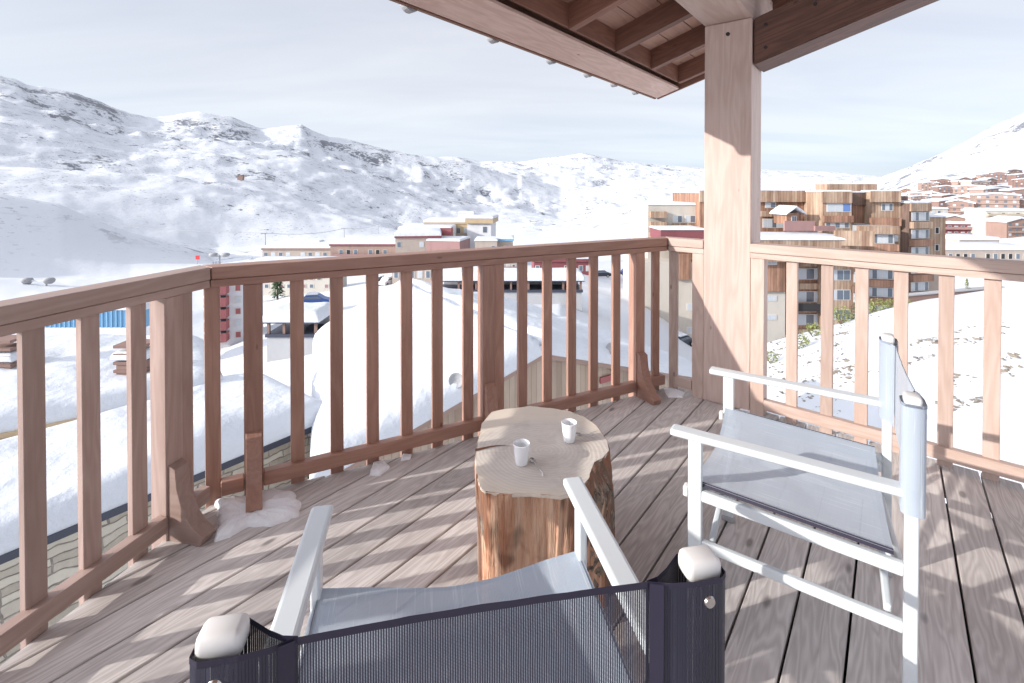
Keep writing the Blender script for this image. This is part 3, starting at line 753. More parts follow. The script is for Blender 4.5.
def cup(label, px, py):
    x, y = fp(px, py, ZS)
    t_ = thing('espresso_cup', label, 'cup', (x, y, ZS + .001), 0, 'espresso cups on the tree stump')
    prof = [(0, 0), (.019, 0), (.0215, .003), (.0235, .02), (.026, .045), (.0285, .068), (.0295, .0725), (.0285, .0735), (.027, .070), (.0245, .045), (.021, .012), (0, .010)]
    link('cup_body', lathe(prof, 28), M['porcelain'], t_, Matrix(), smooth=True, local=True)
    link('coffee', lathe([(0, .0125), (.0205, .0125), (.0207, .0132), (0, .0135)], 20), M['coffee'], t_, Matrix(), local=True)
    bm = bmesh.new(); pr = None
    for i in range(9):
        a = math.pi * i / 8; q = Vector((-(.0235 + .017 * math.sin(a)), .008, .048 - .016 * math.cos(a) - .003))
        if pr is not None: cyl(bm, pr, q, .003, n=8)
        pr = q
    link('handle', bm, M['porcelain'], t_, Matrix.Rotation(R(-75), 4, 'Z'), smooth=True, local=True)
    return t_
cup('nearer white espresso cup at the middle of the tree stump', 521.5, 466)
cup('white espresso cup farther back on the stump, near its right edge', 569.5, 443)
def spoon(label, a, b):
    p, q = fp(*a, ZS), fp(*b, ZS)
    d = Vector((q[0] - p[0], q[1] - p[1], 0)); L = d.length; az = math.atan2(d.y, d.x)
    bm = bmesh.new()
    n = 14
    prof = []
    for i in range(n + 1):
        s = i / n
        w = (.0095 * math.sqrt(max(0, 1 - ((s - .14) / .145) ** 2)) if s < .27 else 0) + (.0016 + .0028 * max(0, s - .4) if s > .2 else 0) + .0006
        z = .0035 + (.0035 * abs(s - .14) / .14 if s < .28 else .0035) + (.003 * math.sin((s - .28) * 4) if s > .28 else 0)
        prof.append((s * L, w, z))
    rows = []
    for x, w, z in prof:
        dip = .003 if x / L < .26 else .0
        rows.append([bm.verts.new((x, -w, z)), bm.verts.new((x, 0, z - dip)), bm.verts.new((x, w, z)), bm.verts.new((x, 0, z - dip - .0018))])
    for r0, r1 in zip(rows, rows[1:]):
        for i in range(4): bm.faces.new((r0[i], r0[(i + 1) % 4], r1[(i + 1) % 4], r1[i]))
    bm.faces.new(rows[0]); bm.faces.new(rows[-1][::-1])
    bmesh.ops.recalc_face_normals(bm, faces=bm.faces)
    o_ = link('teaspoon', bm, M['steel'], None, Matrix.Translation((p[0], p[1], ZS)) @ Matrix.Rotation(az, 4, 'Z'), smooth=True)
    tag(o_, label, 'spoon', 'teaspoons on the tree stump')
spoon('steel teaspoon lying in front of the nearer espresso cup', (531, 461), (543.5, 480))
spoon('steel teaspoon lying to the right of the farther espresso cup', (576, 436), (594, 439.5))

# ---------------------------------------------------------------- folding director chairs
def strip_uv(bm, f):
    ul = bm.loops.layers.uv.verify()
    for fc in bm.faces:
        for lp in fc.loops: lp[ul].uv = f(lp.vert)
def sheet(fn, nu, nv, L, H):
    bm = bmesh.new(); lay = bm.loops.layers.uv.verify(); g_ = [[bm.verts.new(fn(i / nu, j / nv)) for j in range(nv + 1)] for i in range(nu + 1)]
    for i in range(nu):
        for j in range(nv):
            f_ = bm.faces.new((g_[i][j], g_[i + 1][j], g_[i + 1][j + 1], g_[i][j + 1]))
            for lp, (a, b) in zip(f_.loops, ((i, j), (i + 1, j), (i + 1, j + 1), (i, j + 1))): lp[lay].uv = (a / nu * L, b / nv * H)
    return bm
I4 = Matrix()
def chair(label, loc, faz, wW, dD, back_m, back_s, hem, seat_m, seat_hem):
    """local: +Y is the front, X the width; faz = azimuth the sitter looks to"""
    t = thing('folding_chair', label, 'chair', loc, -R(faz), 'white framed folding chairs')
    h = wW / 2; fy, ry = dD * .40, -dD * .5
    al = M['alu']
    def lb(n, a, b, w, th, m=al, up=(0, 0, 1), par=t, bev=.005): return bar(n, a, b, w, th, m, par, up=up, bev=bev, seg=3, local=True)
    for s in (-1, 1):
        X = s * h
        lb('leg', (X, fy, .004), (X, fy, .612), .021, .042, up=(0, 1, 0))
        lb('leg', (X, ry, .004), (X, ry, .853), .024, .030, up=(0, 1, 0))
        bm = box(bmesh.new(), X - .026, X + .026, ry - .018, fy + .075, .612, .634, .0085, 3)
        ar = link('armrest', bm, al, t, I4, local=True)
        lb('seat_rail', (X, fy - .02, .440), (X, ry + .014, .418), .021, .034)
        lb('lower_rail', (X, fy - .02, .285), (X, ry + .014, .268), .020, .030)
        # rubber feet
        for yy, sz in ((fy, .023), (ry, .018)):
            bm = box(bmesh.new(), X - .014, X + .014, yy - sz, yy + sz, 0.0005, .022, .004, 2)
            link('foot_cap', bm, M['navy_hem'] if False else M['concrete'], t, I4, local=True)
        # hinge tabs where the cross legs start
        bm = box(bmesh.new(), X - s * .030 - .012, X - s * .030 + .012, fy - .035, fy - .003, .425, .455, .004, 2)
        link('hinge', bm, al, t, I4, local=True)
        bm = box(bmesh.new(), X - s * .030 - .012, X - s * .030 + .012, ry + .018, ry + .05, .385, .415, .004, 2)
        link('hinge', bm, al, t, I4, local=True)
        # plastic cap on the rear post
        bm = bmesh.new(); box(bm, X - .0265, X + .0265, ry - .018, ry + .019, .844, .873, .009, 3)
        for v in bm.verts:
            if v.co.z > .868: v.co.z += .004 * (1 - ((v.co.x - X) / .03) ** 2)
        link('cap', bm, M['plastic'], t, I4, smooth=True, local=True)
        bm = bmesh.new(); cyl(bm, (X, ry - .026, .825), (X, ry - .0285, .825), .0085, .007, n=18)
        link('screw', bm, M['steel'], t, I4, local=True)
        # front end plug of the seat rail
        bm = box(bmesh.new(), X - s * .002 - .016, X - s * .002 + .016, fy + .018, fy + .036, .424, .458, .007, 3)
        link('end_plug', bm, M['plastic'], t, I4, local=True)
    for yy, dz in ((fy - .045, .0), (ry + .045, -.03)):
        lb('cross_leg', (-h + .018, yy, .285), (h - .018, yy - .0, .435 + dz), .018, .026, bev=.006)
        lb('cross_leg', (h - .018, yy - .027, .285), (-h + .018, yy - .027, .435 + dz), .018, .026, bev=.006)
    lb('hinge', (h - .03, fy - .03, .40), (h - .11, fy - .03, .33), .03, .006, bev=.002)
    lb('hinge', (h - .03, ry + .05, .39), (h - .055, ry + .02, .31), .012, .005, bev=.001)
    # seat sling with sag and rolled edges
    y0, y1 = ry + .035, fy + .012
    def sf(u, v):
        x = -h + 2 * h * u; y = y0 + (y1 - y0) * v
        e = 4 * u * (1 - u)
        z = .436 + .022 * v - .030 * e * (1 - .25 * v) + (.022 if u < .001 or u > .999 else 0) * 0 + .020
        z += (.006 * math.sin(u * 9) * (v ** 6)) + .004 * e * fbm(u * 5, v * 5, 3, 3)
        return (x * (1 - .0 * v), y + .01 * (1 - e) * 0 - .02 * (e * .8) * (v ** 8), z)
    link('seat', sheet(sf, 28, 20, 2 * h, y1 - y0), seat_m, t, I4, smooth=True, local=True)
    for v0, v1 in ((0.0, .03), (.97, 1.0)):
        link('seat_hem', sheet(lambda u, v: (lambda q: (q[0], q[1] + .001, q[2] - .0015))(sf(u, v0 + (v1 - v0) * v)), 28, 1, 1, 1), seat_hem, t, I4, smooth=True, local=True)
    for s in (-1, 1):
        link('seat_hem', sheet(lambda u, v: (s * (h + .002 - .008 * u), y0 + (y1 - y0) * v, .4585 + .022 * v - .012 * (1 - u)), 1, 8, 1, 1), M['navy_hem'], t, I4, local=True)
    # back sling: a looped pocket round each post, one layer between the seams
    zb, zt = .575, .857
    hs = h - .088
    yb = ry - .024
    def pf(u, v):
        x = -hs + 2 * hs * u; e = 4 * u * (1 - u)
        return (x, yb + .010 + .004 * e + .003 * e * fbm(u * 4 + v * 2.5, v * 2 - u * 1.5, 8, 3), zb + (zt - zb) * v + .001 * e * v)
    bk = link('back_sling', sheet(pf, 60, 24, 2 * hs, zt - zb), back_m, t, I4, smooth=True, local=True)
    link('hem', sheet(lambda u, v: (lambda q: (q[0], q[1] - .0015, q[2] + .0015))(pf(u, .965 + .035 * v)), 24, 1, 1, 1), hem, bk, I4, smooth=True, local=True)
    link('hem', sheet(lambda u, v: (lambda q: (q[0], q[1] - .0015, q[2] + .0015))(pf(u, .0 + .035 * v)), 24, 1, 1, 1), hem, bk, I4, smooth=True, local=True)
    for s in (-1, 1):
        sec = [(s * hs, yb + .011), (s * (hs + .03), yb + .002), (s * (h - .026), ry - .026), (s * (h + .018), ry - .026), (s * (h + .029), ry - .018), (s * (h + .029), ry + .018), (s * (h + .018), ry + .024), (s * (h - .022), ry + .024), (s * (h - .05), yb + .026), (s * (hs + .018), yb + .016), (s * hs, yb + .012)]
        n = len(sec) - 1; per = [0]
        for a, b in zip(sec, sec[1:]): per.append(per[-1] + math.dist(a, b))
        def kf(u, v):
            k_ = min(n - 1, int(u * n + 1e-6)); f_ = u * n - k_
            return (sec[k_][0] + (sec[k_ + 1][0] - sec[k_][0]) * f_, sec[k_][1] + (sec[k_ + 1][1] - sec[k_][1]) * f_, zb + (zt - zb) * v + (.0))
        link('back_pocket', sheet(kf, n * 1, 6, per[-1], zt - zb), back_s, bk, I4, smooth=True, local=True)
        link('seam', sheet(lambda u, v: (s * (hs + .002 + .018 * u), yb + .0065 - .006 * u * 1, zb + (zt - zb) * v), 1, 1, 1, 1), hem, bk, I4, local=True)
        link('pocket_hem', sheet(lambda u, v: (lambda q: (q[0], q[1] - (.001 if q[1] < ry else -.001), q[2] + .001))(kf(u, .972 + .028 * v)), n, 1, 1, 1), hem, bk, I4, local=True)
    return t
def chair_at(p_fl, p_rl, p_rr, p_fr, **k):   # four measured corners: fit centre and heading
    pass
# right chair: sits facing the stump
c1 = (.495 + .86) / 2, (1.55 + 2.067) / 2; c2 = (1.0018 + 1.362) / 2, (1.2346 + 1.778) / 2
back = Vector((c2[0] - c1[0], c2[1] - c1[1], 0)).normalized()
az_b = math.degrees(math.atan2(back.x, back.y)) + 2.0; back = dirv(az_b)
dD = .59
mid = Vector((c2[0], c2[1], 0)) - back * (dD * .5 - .012)
chair('white metal folding chair with mesh seat and back coloured sunlit grey-blue, beside the right-hand railing', mid, az_b + 180, .615, dD,
      M['mesh_lit'], M['mesh_lit'], M['hem_lit'], M['mesh_lit'], M['hem_lit'])
# nearest chair, seen from behind
c1 = Vector((-.134, 1.25, 0)); c2 = Vector((-.039, .640, 0)); back = (c2 - c1).normalized()
az_b = math.degrees(math.atan2(back.x, back.y)) ; az_b = 169.4
back = dirv(az_b)
mid = c2 - back * (dD * .5)
chair('nearest white folding chair, its mesh back coloured shaded navy, turned to the viewer', mid, az_b + 180, .630, dD,
      M['navy'], M['navy_solid_shaded'], M['navy_hem'], M['mesh_lit'], M['hem_lit'])

# ================================================================ the neighbourhood and the town
def snow_quad(name, q, th, matl, parent=None, nu=24, nv=14, rnd=.35, amp=.05, skirt=.1):
    """snow blanket on a quad of world points q0..q3 (q0-q1 one edge, q3-q2 the opposite one), rounded at the rim"""
    q = [Vector(p) for p in q]; bm = bmesh.new(); g_ = []
    W1 = (q[1] - q[0]).length; H1 = (q[3] - q[0]).length
    cen = sum(q, Vector()) / 4
    def uvals(n, L):
        e = min(.3, rnd / L); a = [0, e * .08, e * .3, e * .65]
        return a + [e + (1 - 2 * e) * i / n for i in range(n + 1)] + [1 - v for v in reversed(a)]
    U, V_ = uvals(nu, W1), uvals(nv, H1)
    for u in U:
        row = []
        for v in V_:
            p = (q[0] * (1 - u) + q[1] * u) * (1 - v) + (q[3] * (1 - u) + q[2] * u) * v
            d = min(u * W1, (1 - u) * W1, v * H1, (1 - v) * H1)
            k_ = min(1, d / rnd); h_ = math.sqrt(max(0, 1 - (1 - k_) ** 2))
            p = p + Vector((0, 0, th * h_ + amp * k_ * fbm(p.x * .7, p.y * .7, 7)))
            row.append(bm.verts.new(p))
        g_.append(row)
    nU, nV = len(U), len(V_)
    for i in range(nU - 1):
        for j in range(nV - 1): bm.faces.new((g_[i][j], g_[i + 1][j], g_[i + 1][j + 1], g_[i][j + 1]))
    # closed underside
    rim = [g_[i][0] for i in range(nU)] + [g_[nU - 1][j] for j in range(1, nV)] + [g_[i][nV - 1] for i in range(nU - 2, -1, -1)] + [g_[0][j] for j in range(nV - 2, 0, -1)]
    low = [bm.verts.new(v.co - Vector((0, 0, .02))) for v in rim]
    for i in range(len(rim)): bm.faces.new((rim[i], low[i], low[(i + 1) % len(rim)], rim[(i + 1) % len(rim)]))
    bm.faces.new(low)
    bmesh.ops.recalc_face_normals(bm, faces=bm.faces)
    return link(name, bm, matl, parent, smooth=True)
def on_plane(px, py, p, az):
    d = Vector(((px - 512) / F, 1, -(py - 189) / F)); n = Vector((math.cos(R(az)), -math.sin(R(az)), 0)); t_ = (Vector(p).dot(n)) / d.dot(n)
    return Vector((d.x * t_, t_, EYE + d.z * t_))
def at_z(px, py, z): 
    x, y = fp(px, py, z); return Vector((x, y, z))

# --- stone-walled outbuilding below the left railing
C0 = at_z(325, 418, -2.95); A0 = at_z(0, 551, -2.95); dd = (A0 - C0).normalized(); nn = Vector((dd.y, -dd.x, 0))
if nn.x > 0: nn = -nn
sb = thing('stone_outbuilding', 'low stone-walled building under deep snow, below the left railing', 'building', C0 + dd * 4 + Vector((0, 0, -6)))
def wallbox(name, a, b, z0, z1, th, matl, parent):
    L = (Vector(b) - Vector(a)).length
    return link(name, box(bmesh.new(), 0, L, -th / 2, th / 2, 0, z1 - z0), matl, parent, frame(Vector((a[0], a[1], z0)), Vector((b[0], b[1], z0))))
B0 = C0 + dd * 12
wallbox('stone_wall', B0 - nn * -.25, C0 + nn * .25, -9.5, -3.09, .4, M['stone'], sb)
wallbox('stone_wall', C0 + nn * .25 - dd * -.2, C0 + nn * 2.7 + dd * .2, -9.5, -3.11, .4, M['stone'], sb)
link('fascia', box(bmesh.new(), -.12, 12, -.16, 3.0, -.10, 0), M['slate'], sb, Matrix.Translation(C0 + Vector((0, 0, 0))) @ Matrix(((dd.x, nn.x, 0), (dd.y, nn.y, 0), (0, 0, 1))).to_4x4())
e_ = Vector((0, 0, .003))
snow_quad('roof_snow', [C0 - dd * .12 - nn * .14 + e_, B0 - nn * .14 + e_, B0 + nn * 2.9 + e_, C0 + nn * 2.9 - dd * .12 + e_], .38, M['roof_snow'], sb, 40, 12, .45, .16)
# --- broad flat roof behind it
D0 = at_z(-60, 446, -2.7); D1 = at_z(226, 389, -2.7)
D2 = at_z(205, 344, -2.7); D3 = at_z(-160, 352, -2.7)
fb_ = thing('flat_roofed_hall', 'wide snow-covered flat roof with a thin beige edge, left beyond the stone outbuilding', 'building', (D0 + D1) / 2 + Vector((0, 0, -7)))
bm = prism([(p.x, p.y) for p in (D0, D1, D2, D3)], -9.5, -2.78); link('wall', bm, M['beige'], fb_)
bm = prism([(p.x, p.y) for p in (D0 - Vector((0, .05, 0)), D1 + Vector((.06, -.05, 0)), D2 + Vector((.05, 0, 0)), D3)], -2.775, -2.70); link('roof_edge', bm, M['ochre'], fb_)
snow_quad('roof_snow', [D0, D1, D2, D3], .34, M['roof_snow'], fb_, 36, 16, .5, .13)
def chimney(label, px0, px1, py0, py1, Y, m):
    a = P(px0, py1, Y); b = P(px1, py0, Y); w = b.x - a.x; h_ = b.z - a.z
    t_ = thing('chimney', label, 'chimney', (a.x + w / 2, Y, a.z - .35))
    link('stack', box(bmesh.new(), -w / 2, w / 2, 0, w * .7, 0, h_ + .35 - .2, .01), m, t_, local=True)
    for k in range(4): link('slat', box(bmesh.new(), -w / 2 - .03, w / 2 + .03, -.03, w * .7 + .03, .42 + k * .17, .48 + k * .17), M['brown3'], t_, local=True)
    c = Vector((a.x, Y - .05, a.z + h_ - .15))
    snow_quad('snow_cap', [c + Vector((-.08, 0, 0)), c + Vector((w + .08, 0, 0)), c + Vector((w + .08, w * .7 + .1, 0)), c + Vector((-.08, w * .7 + .1, 0))], .16, M['roof_snow'], t_, 4, 4, .12, .01)
    return t_
chimney('brown slatted chimney with a snow cap at the far edge of the flat roof', 114, 141, 352, 377, 10.0, M['brown'])
chimney('brown slatted chimney at the left end of the flat roof', -16, 8, 354, 371, 10.3, M['brown2'])

# --- chalet with a wooden gable beyond the straight railing
gp = Vector((-2.0, 8.0, 0)); ga = 56
GL, GA, GR = on_plane(306, 490, gp, ga), on_plane(541, 355, gp, ga), on_plane(700, 380, gp, ga)
out_d = dirv(ga - 90)
ch = thing('gabled_chalet', 'pale wooden gable with deep snow on its roof, beyond the straight railing', 'building', GA + Vector((0, 0, -8)))
bm = bmesh.new()
fx = frame(Vector((GL.x, GL.y, -9.5)), Vector((GR.x, GR.y, -9.5))); Li = fx.inverted()
pts = [Li @ Vector((GL.x, GL.y, -9.5)), Li @ Vector((GR.x, GR.y, -9.5)), Li @ GR, Li @ GA, Li @ GL]
lo = [bm.verts.new((p.x, 0, p.z)) for p in pts]; hi = [bm.verts.new((p.x, .2, p.z)) for p in pts]
bm.faces.new(lo); bm.faces.new(hi[::-1])
for i in range(5): bm.faces.new((lo[i], hi[i], hi[(i + 1) % 5], lo[(i + 1) % 5]))
bmesh.ops.recalc_face_normals(bm, faces=bm.faces)
link('gable_wall', bm, M['clad_near'], ch, fx)
ov = -out_d * .12
ups = Vector((0, 0, .06))
dep = out_d * 7.5
for nm, a, b, c, d in (('left', GL, GA, GA + dep, at_z(312, 346, -3.5)), ('right', GA, GR, GR + dep, GA + dep)):
    snow_quad('roof_snow', [a + ov + ups, b + ov + ups, c + ups, d + ups], .42, M['roof_snow'], ch, 20, 20, .4, .14)
    bar('verge_board', a + ov * .7, b + ov * .7, .04, .11, M['brown2'], ch, bev=.004)
wallbox('side_wall', GL + out_d * .1 + dirv(56) * .3, at_z(312, 346, -3.5) + dirv(56) * .5, -9.5, GL.z - .25, .2, M['clad_near'], ch)
q = on_plane(607, 379, gp, ga); bar('vent', q + dirv(ga) * -.22 - out_d * .03, q + dirv(ga) * .22 - out_d * .03, .05, .13, M['red'], ch)
q = on_plane(534, 372, gp, ga)
def dish(label, px, py, Y):
    c = P(px, py, Y)
    t_ = thing('satellite_dish', label, 'dish', c + Vector((0, 0, -.35)))
    link('dish_plate', lathe([(0, -.02), (.16, .02), (.26, .08), (.27, .085), (.25, .085), (.15, .03), (0, 0)], 20), M['grey'], t_, Matrix.Translation((0, 0, .42)) @ Matrix.Scale(.5, 4) @ Matrix.Rotation(R(75), 4, 'X'), local=True)
    link('mast', cyl(bmesh.new(), (0, 0, -.1), (0, 0, .40), .02), M['steel'], t_, local=True)
dish('grey satellite dish poking out of the roof snow left of the middle railing post', 456, 385, 8.7)
dish('small grey satellite dish on the snow behind the wooden gable', 612, 352, 10.8)

# --- covered entrances: snow slab on posts over a concrete wall
def shelter(label, x0, x1, yt, Y, wall_h, bays, wing):
    a = P(x0, yt, Y); b = P(x1, yt, Y); w = b.x - a.x; zt = a.z
    t_ = thing('covered_walkway', label, 'shelter', (a.x + w / 2, Y, zt - 2.6 - wall_h))
    z0 = -1.75
    o = Vector((a.x, Y, zt - .75))
    link('concrete_wall', box(bmesh.new(), 0, w, 0, .3, -1.35 - wall_h, -1.25), M['concrete'], t_, Matrix.Translation(o))
    link('floor_edge', box(bmesh.new(), -.1, w + .1, -.12, 3.2, -1.245, -1.0), M['slate'], t_, Matrix.Translation(o))
    for i in range(bays + 1):
        link('post', box(bmesh.new(), (w - .2) * i / bays, (w - .2) * i / bays + .2, 0, .2, -.995, -.13), M['brown3'], t_, Matrix.Translation(o))
    link('back_wall', box(bmesh.new(), 0, w, 2.8, 3.0, -.995, -.13), M['grey'], t_, Matrix.Translation(o))
    link('roof_edge', box(bmesh.new(), -.25, w + .25, -.25, 3.4, -.125, 0), M['slate'], t_, Matrix.Translation(o))
    snow_quad('roof_snow', [o + Vector((-.3, -.3, .003)), o + Vector((w + .3, -.3, .003)), o + Vector((w + .3, 3.4, .003)), o + Vector((-.3, 3.4, .003))], .8, M['roof_snow'], t_, 10, 6, .5, .08)
    if wing:
        p = [(0, -1.25), (wing, -2.9), (wing, -1.35 - wall_h), (0, -1.35 - wall_h)]
        bm = prism(p if wing > 0 else p[::-1], 0, .25)
        link('wing_wall', bm, M['concrete'], t_, Matrix.Translation(o + Vector((w if wing > 0 else 0, .25, 0))) @ Matrix.Rotation(R(90), 4, 'X'))
    return t_
shelter('snow-topped covered walkway on a grey concrete wall, below the left end of the straight railing', 266, 316, 312, 38, 4.5, 3, 1.6)
shelter('long snow-topped covered walkway on a concrete wall, seen through the middle of the straight railing', 440, 582, 273, 50, 3.5, 8, -1.8)

# --- facade kit for the town
def block(t_, name, x0, x1, y0, y1, Y, dep, m, yaw=0, snow=0.0):
    a = P(x0, y1, Y); b = P(x1, y0, Y); w = (b.x - a.x) / math.cos(R(yaw)); h_ = b.z - a.z
    Mw = Matrix.Translation(((a.x + b.x) / 2, Y, a.z)) @ Matrix.Rotation(R(yaw), 4, 'Z')
    o = link(name, box(bmesh.new(), -w / 2, w / 2, 0, dep, 0, h_), m, t_, Mw)
    if snow:
        e = .15
        q = [Mw @ Vector(p) for p in ((-w / 2 - e, -e, h_ + .004), (w / 2 + e, -e, h_ + .004), (w / 2 + e, dep + e, h_ + .004), (-w / 2 - e, dep + e, h_ + .004))]
        snow_quad('roof_snow', q, snow, M['roof_snow'], t_, 4, 4, .5, .05)
    return Mw, w, h_
def window(t_, B, u0, u1, v0, v1, n=1, glass='window', sill=False):
    Mw, w, h_ = B; x0 = -w / 2 + w * u0; x1 = -w / 2 + w * u1; z0 = h_ * v0; z1 = h_ * v1
    fo = link('window', box(bmesh.new(), x0 - .08, x1 + .08, -.06, -.004, z0 - .08, z1 + .08), M['frame_w'], t_, Mw)
    pw = (x1 - x0) / n
    for i in range(n):
        g_ = glass if isinstance(glass, str) else glass[i % len(glass)]
        link('pane', box(bmesh.new(), x0 + pw * i + .05, x0 + pw * (i + 1) - .05, -.075, -.03, z0, z1), M[g_], fo, Mw)
    return fo
def balcony(t_, B, u0, u1, v, hh, m, out_=1.3):
    Mw, w, h_ = B; x0 = -w / 2 + w * u0; x1 = -w / 2 + w * u1; z = h_ * v
    bm = box(bmesh.new(), x0, x1, -out_, -.004, z, z + .15); box(bm, x0, x1, -out_, -out_ + .08, z + .153, z + hh)
    box(bm, x0, x0 + .08, -out_ + .083, -.004, z + .153, z + hh); box(bm, x1 - .08, x1, -out_ + .083, -.004, z + .153, z + hh)
    bo = link('balcony', bm, m, t_, Mw)
    link('balcony_snow', box(bmesh.new(), x0 + .1, x1 - .1, -out_ + .1, -.02, z + .154, z + .35), M['roof_snow'], bo, Mw)

# --- the big larch-clad block to the right
Y0 = 78
wb = thing('apartment_block', 'large stepped apartment block clad in larch boards, behind the post and right railing', 'building', P(830, 335, Y0))
B = block(wb, 'wall', 640, 706, 262, 350, Y0 + 2, 12, M['cream'])
window(wb, B, .72, .84, .45, .52, 2, 'curtain'); window(wb, B, .72, .84, .18, .25, 2, 'curtain')
block(wb, 'cladding', 676, 691, 254, 280, Y0 + 1.4, 3, M['clad_red'])
B = block(wb, 'wall', 648, 703, 205, 262, Y0 + 6, 12, M['cream'], 0, .4)
for k in range(3): balcony(wb, B, .02, .30, .78 - .18 * k, 1.1, M['clad'])
for k, y in enumerate((.70, .45, .2)):
    window(wb, B, .46, .62, y, y + .11, 2, ('curtain', 'window')); window(wb, B, .68, .95, y, y + .11, 3, ('curtain', 'window', 'curtain'))
    link('cladding', box(bmesh.new(), -B[1] / 2 + B[1] * .43, B[1] / 2, -.05, -.003, B[2] * y - 1.3, B[2] * y - .15), M['clad'], wb, B[0])
B = block(wb, 'wall', 661, 706, 230, 240, Y0 - 1, 6, M['maroon'], 0, .3)
# left wing between the post and the main tower
B = block(wb, 'wall', 700, 826, 193, 262, Y0 + 4, 14, M['clad_red'], 0, .35)
block(wb, 'parapet', 700, 824, 190.5, 202, Y0 + 3.4, .5, M['clad'])
window(wb, B, .52, .60, .79, .86, 2, ('curtain', 'window')); window(wb, B, .50, .68, .50, .62, 5, ('curtain', 'curtain', 'window')); window(wb, B, .86, .95, .52, .62, 2, 'curtain')
link('cladding', box(bmesh.new(), B[1] * -.02, B[1] * .20, -.4, -.003, B[2] * .66, B[2] * .74), M['clad'], wb, B[0])
B = block(wb, 'stair_tower', 804, 815, 226, 262, Y0 + 1, 4, M['clad_dark'])
# terrace hut, red terrace parapets and the terrace roof under snow
tr_ = block(wb, 'terrace_hut', 786, 802, 213, 224, Y0 - 1, 3, M['clad_red'], 8)
Mw, w, h_ = tr_
for s in (-1, 1):
    q = [Mw @ Vector(p) for p in ((s * (w / 2 + .5), -.6, h_ - .25), (0, -.6, h_ + .9), (0, 3.4, h_ + .9), (s * (w / 2 + .5), 3.4, h_ - .25))]
    snow_quad('roof_snow', q, .4, M['roof_snow'], wb, 4, 4, .3, .02)
window(wb, tr_, .35, .65, .1, .7, 2, 'window')
block(wb, 'terrace_parapet', 785, 815, 221, 231, Y0 - 3, .4, M['pink']); block(wb, 'terrace_parapet', 815, 836, 226, 231, Y0 - 3.2, .4, M['pink'], 4)
B = block(wb, 'terrace', 740, 850, 240, 262, Y0 - 8, 8, M['clad'], 0, .5)
block(wb, 'terrace_parapet', 838, 872, 231, 246, Y0 - 8.4, .4, M['clad'], -14)
# penthouse and main tower
block(wb, 'penthouse', 827, 877, 184, 195, Y0 + 3, 3.2, M['clad'])
TW = block(wb, 'tower_wall', 823, 852, 192, 246, Y0 - 1, 12, M['clad'], 0, .3)
window(wb, TW, .14, .95, .64, .78, 3, ('curtain', 'curtain', 'bluepane')); window(wb, TW, .10, .9, .34, .43, 5, ('window', 'curtain'))
link('cladding', box(bmesh.new(), -TW[1] / 2, TW[1] / 2, -.45, -.003, TW[2] * .44, TW[2] * .56), M['clad_red'], wb, TW[0])
block(wb, 'parapet', 822.5, 852.5, 191.5, 203, Y0 - 1.4, .35, M['clad'])
T2 = block(wb, 'tower_wall', 851, 874, 193, 246, Y0 + 2, 10, M['clad_red'], 10, .3)
window(wb, T2, .80, .98, .60, .80, 1, 'dark'); window(wb, T2, .02, .7, .32, .42, 3, ('window', 'curtain', 'window'))
block(wb, 'parapet', 851, 874, 192.5, 205, Y0 + 1.5, .35, M['clad_dark'], 10)
T3 = block(wb, 'tower_wall', 873, 900, 192, 262, Y0 + 0, 10, M['clad'], -4, .3)
window(wb, T3, .33, .72, .74, .83, 3, ('window', 'curtain', 'window')); window(wb, T3, .10, .25, .48, .60, 1, 'dark'); window(wb, T3, .35, .90, .48, .60, 2, 'curtain'); window(wb, T3, .1, .9, .30, .38, 5, ('curtain', 'window'))
block(wb, 'parapet', 872, 900.5, 191, 202, Y0 - .8, .35, M['clad'], -4)
block(wb, 'cladding', 873, 901, 218, 226, Y0 - 1.0, .6, M['clad_red'], -4)
block(wb, 'recess_wall', 898, 908, 196, 330, Y0 + 3, 6, M['clad_dark'])
# stepped bays on the right, continued under the rail
S1 = block(wb, 'bay', 860, 893, 226, 320, Y0 - 3, 8, M['grey'], -10)
for k in range(5):
    v = .84 - .19 * k
    window(wb, S1, .12, .95, v - .02, v + .07, 6, ('curtain', 'curtain', 'window'))
    link('bay_cladding', box(bmesh.new(), -S1[1] / 2 - .2, S1[1] / 2 + .2, -.7, -.08, S1[2] * (v - .10), S1[2] * (v - .03)), M['clad_red'], wb, S1[0])
link('bay_cladding', box(bmesh.new(), -S1[1] / 2 - .2, S1[1] / 2 + .2, -.9, -.08, S1[2] * .92, S1[2] * 1.0), M['clad'], wb, S1[0])
S2 = block(wb, 'bay', 907, 932, 203, 320, Y0 - 1, 9, M['clad_dark'], 12, .3)
for k in range(5):
    v = .86 - .15 * k
    window(wb, S2, .14, .96, v - .01, v + .06, 5, ('curtain', 'window', 'curtain'))
    link('bay_cladding', box(bmesh.new(), -S2[1] / 2, S2[1] / 2, -.8, -.08, S2[2] * (v - .075), S2[2] * (v - .02)), M['clad_red' if k % 2 else 'clad'], wb, S2[0])
link('bay_cladding', box(bmesh.new(), -S2[1] / 2, S2[1] / 2, -.35, -.08, S2[2] * .93, S2[2] * 1.0), M['clad'], wb, S2[0])
S3 = block(wb, 'end_wall', 929, 945, 217, 265, Y0 + 3, 9, M['clad'], -8, .3)
window(wb, S3, .42, .62, .66, .78, 1, 'dark'); window(wb, S3, .42, .62, .30, .42, 1, 'dark')
block(wb, 'end_wall', 905, 944, 262, 325, Y0 + 4, 8, M['beige'], -6)
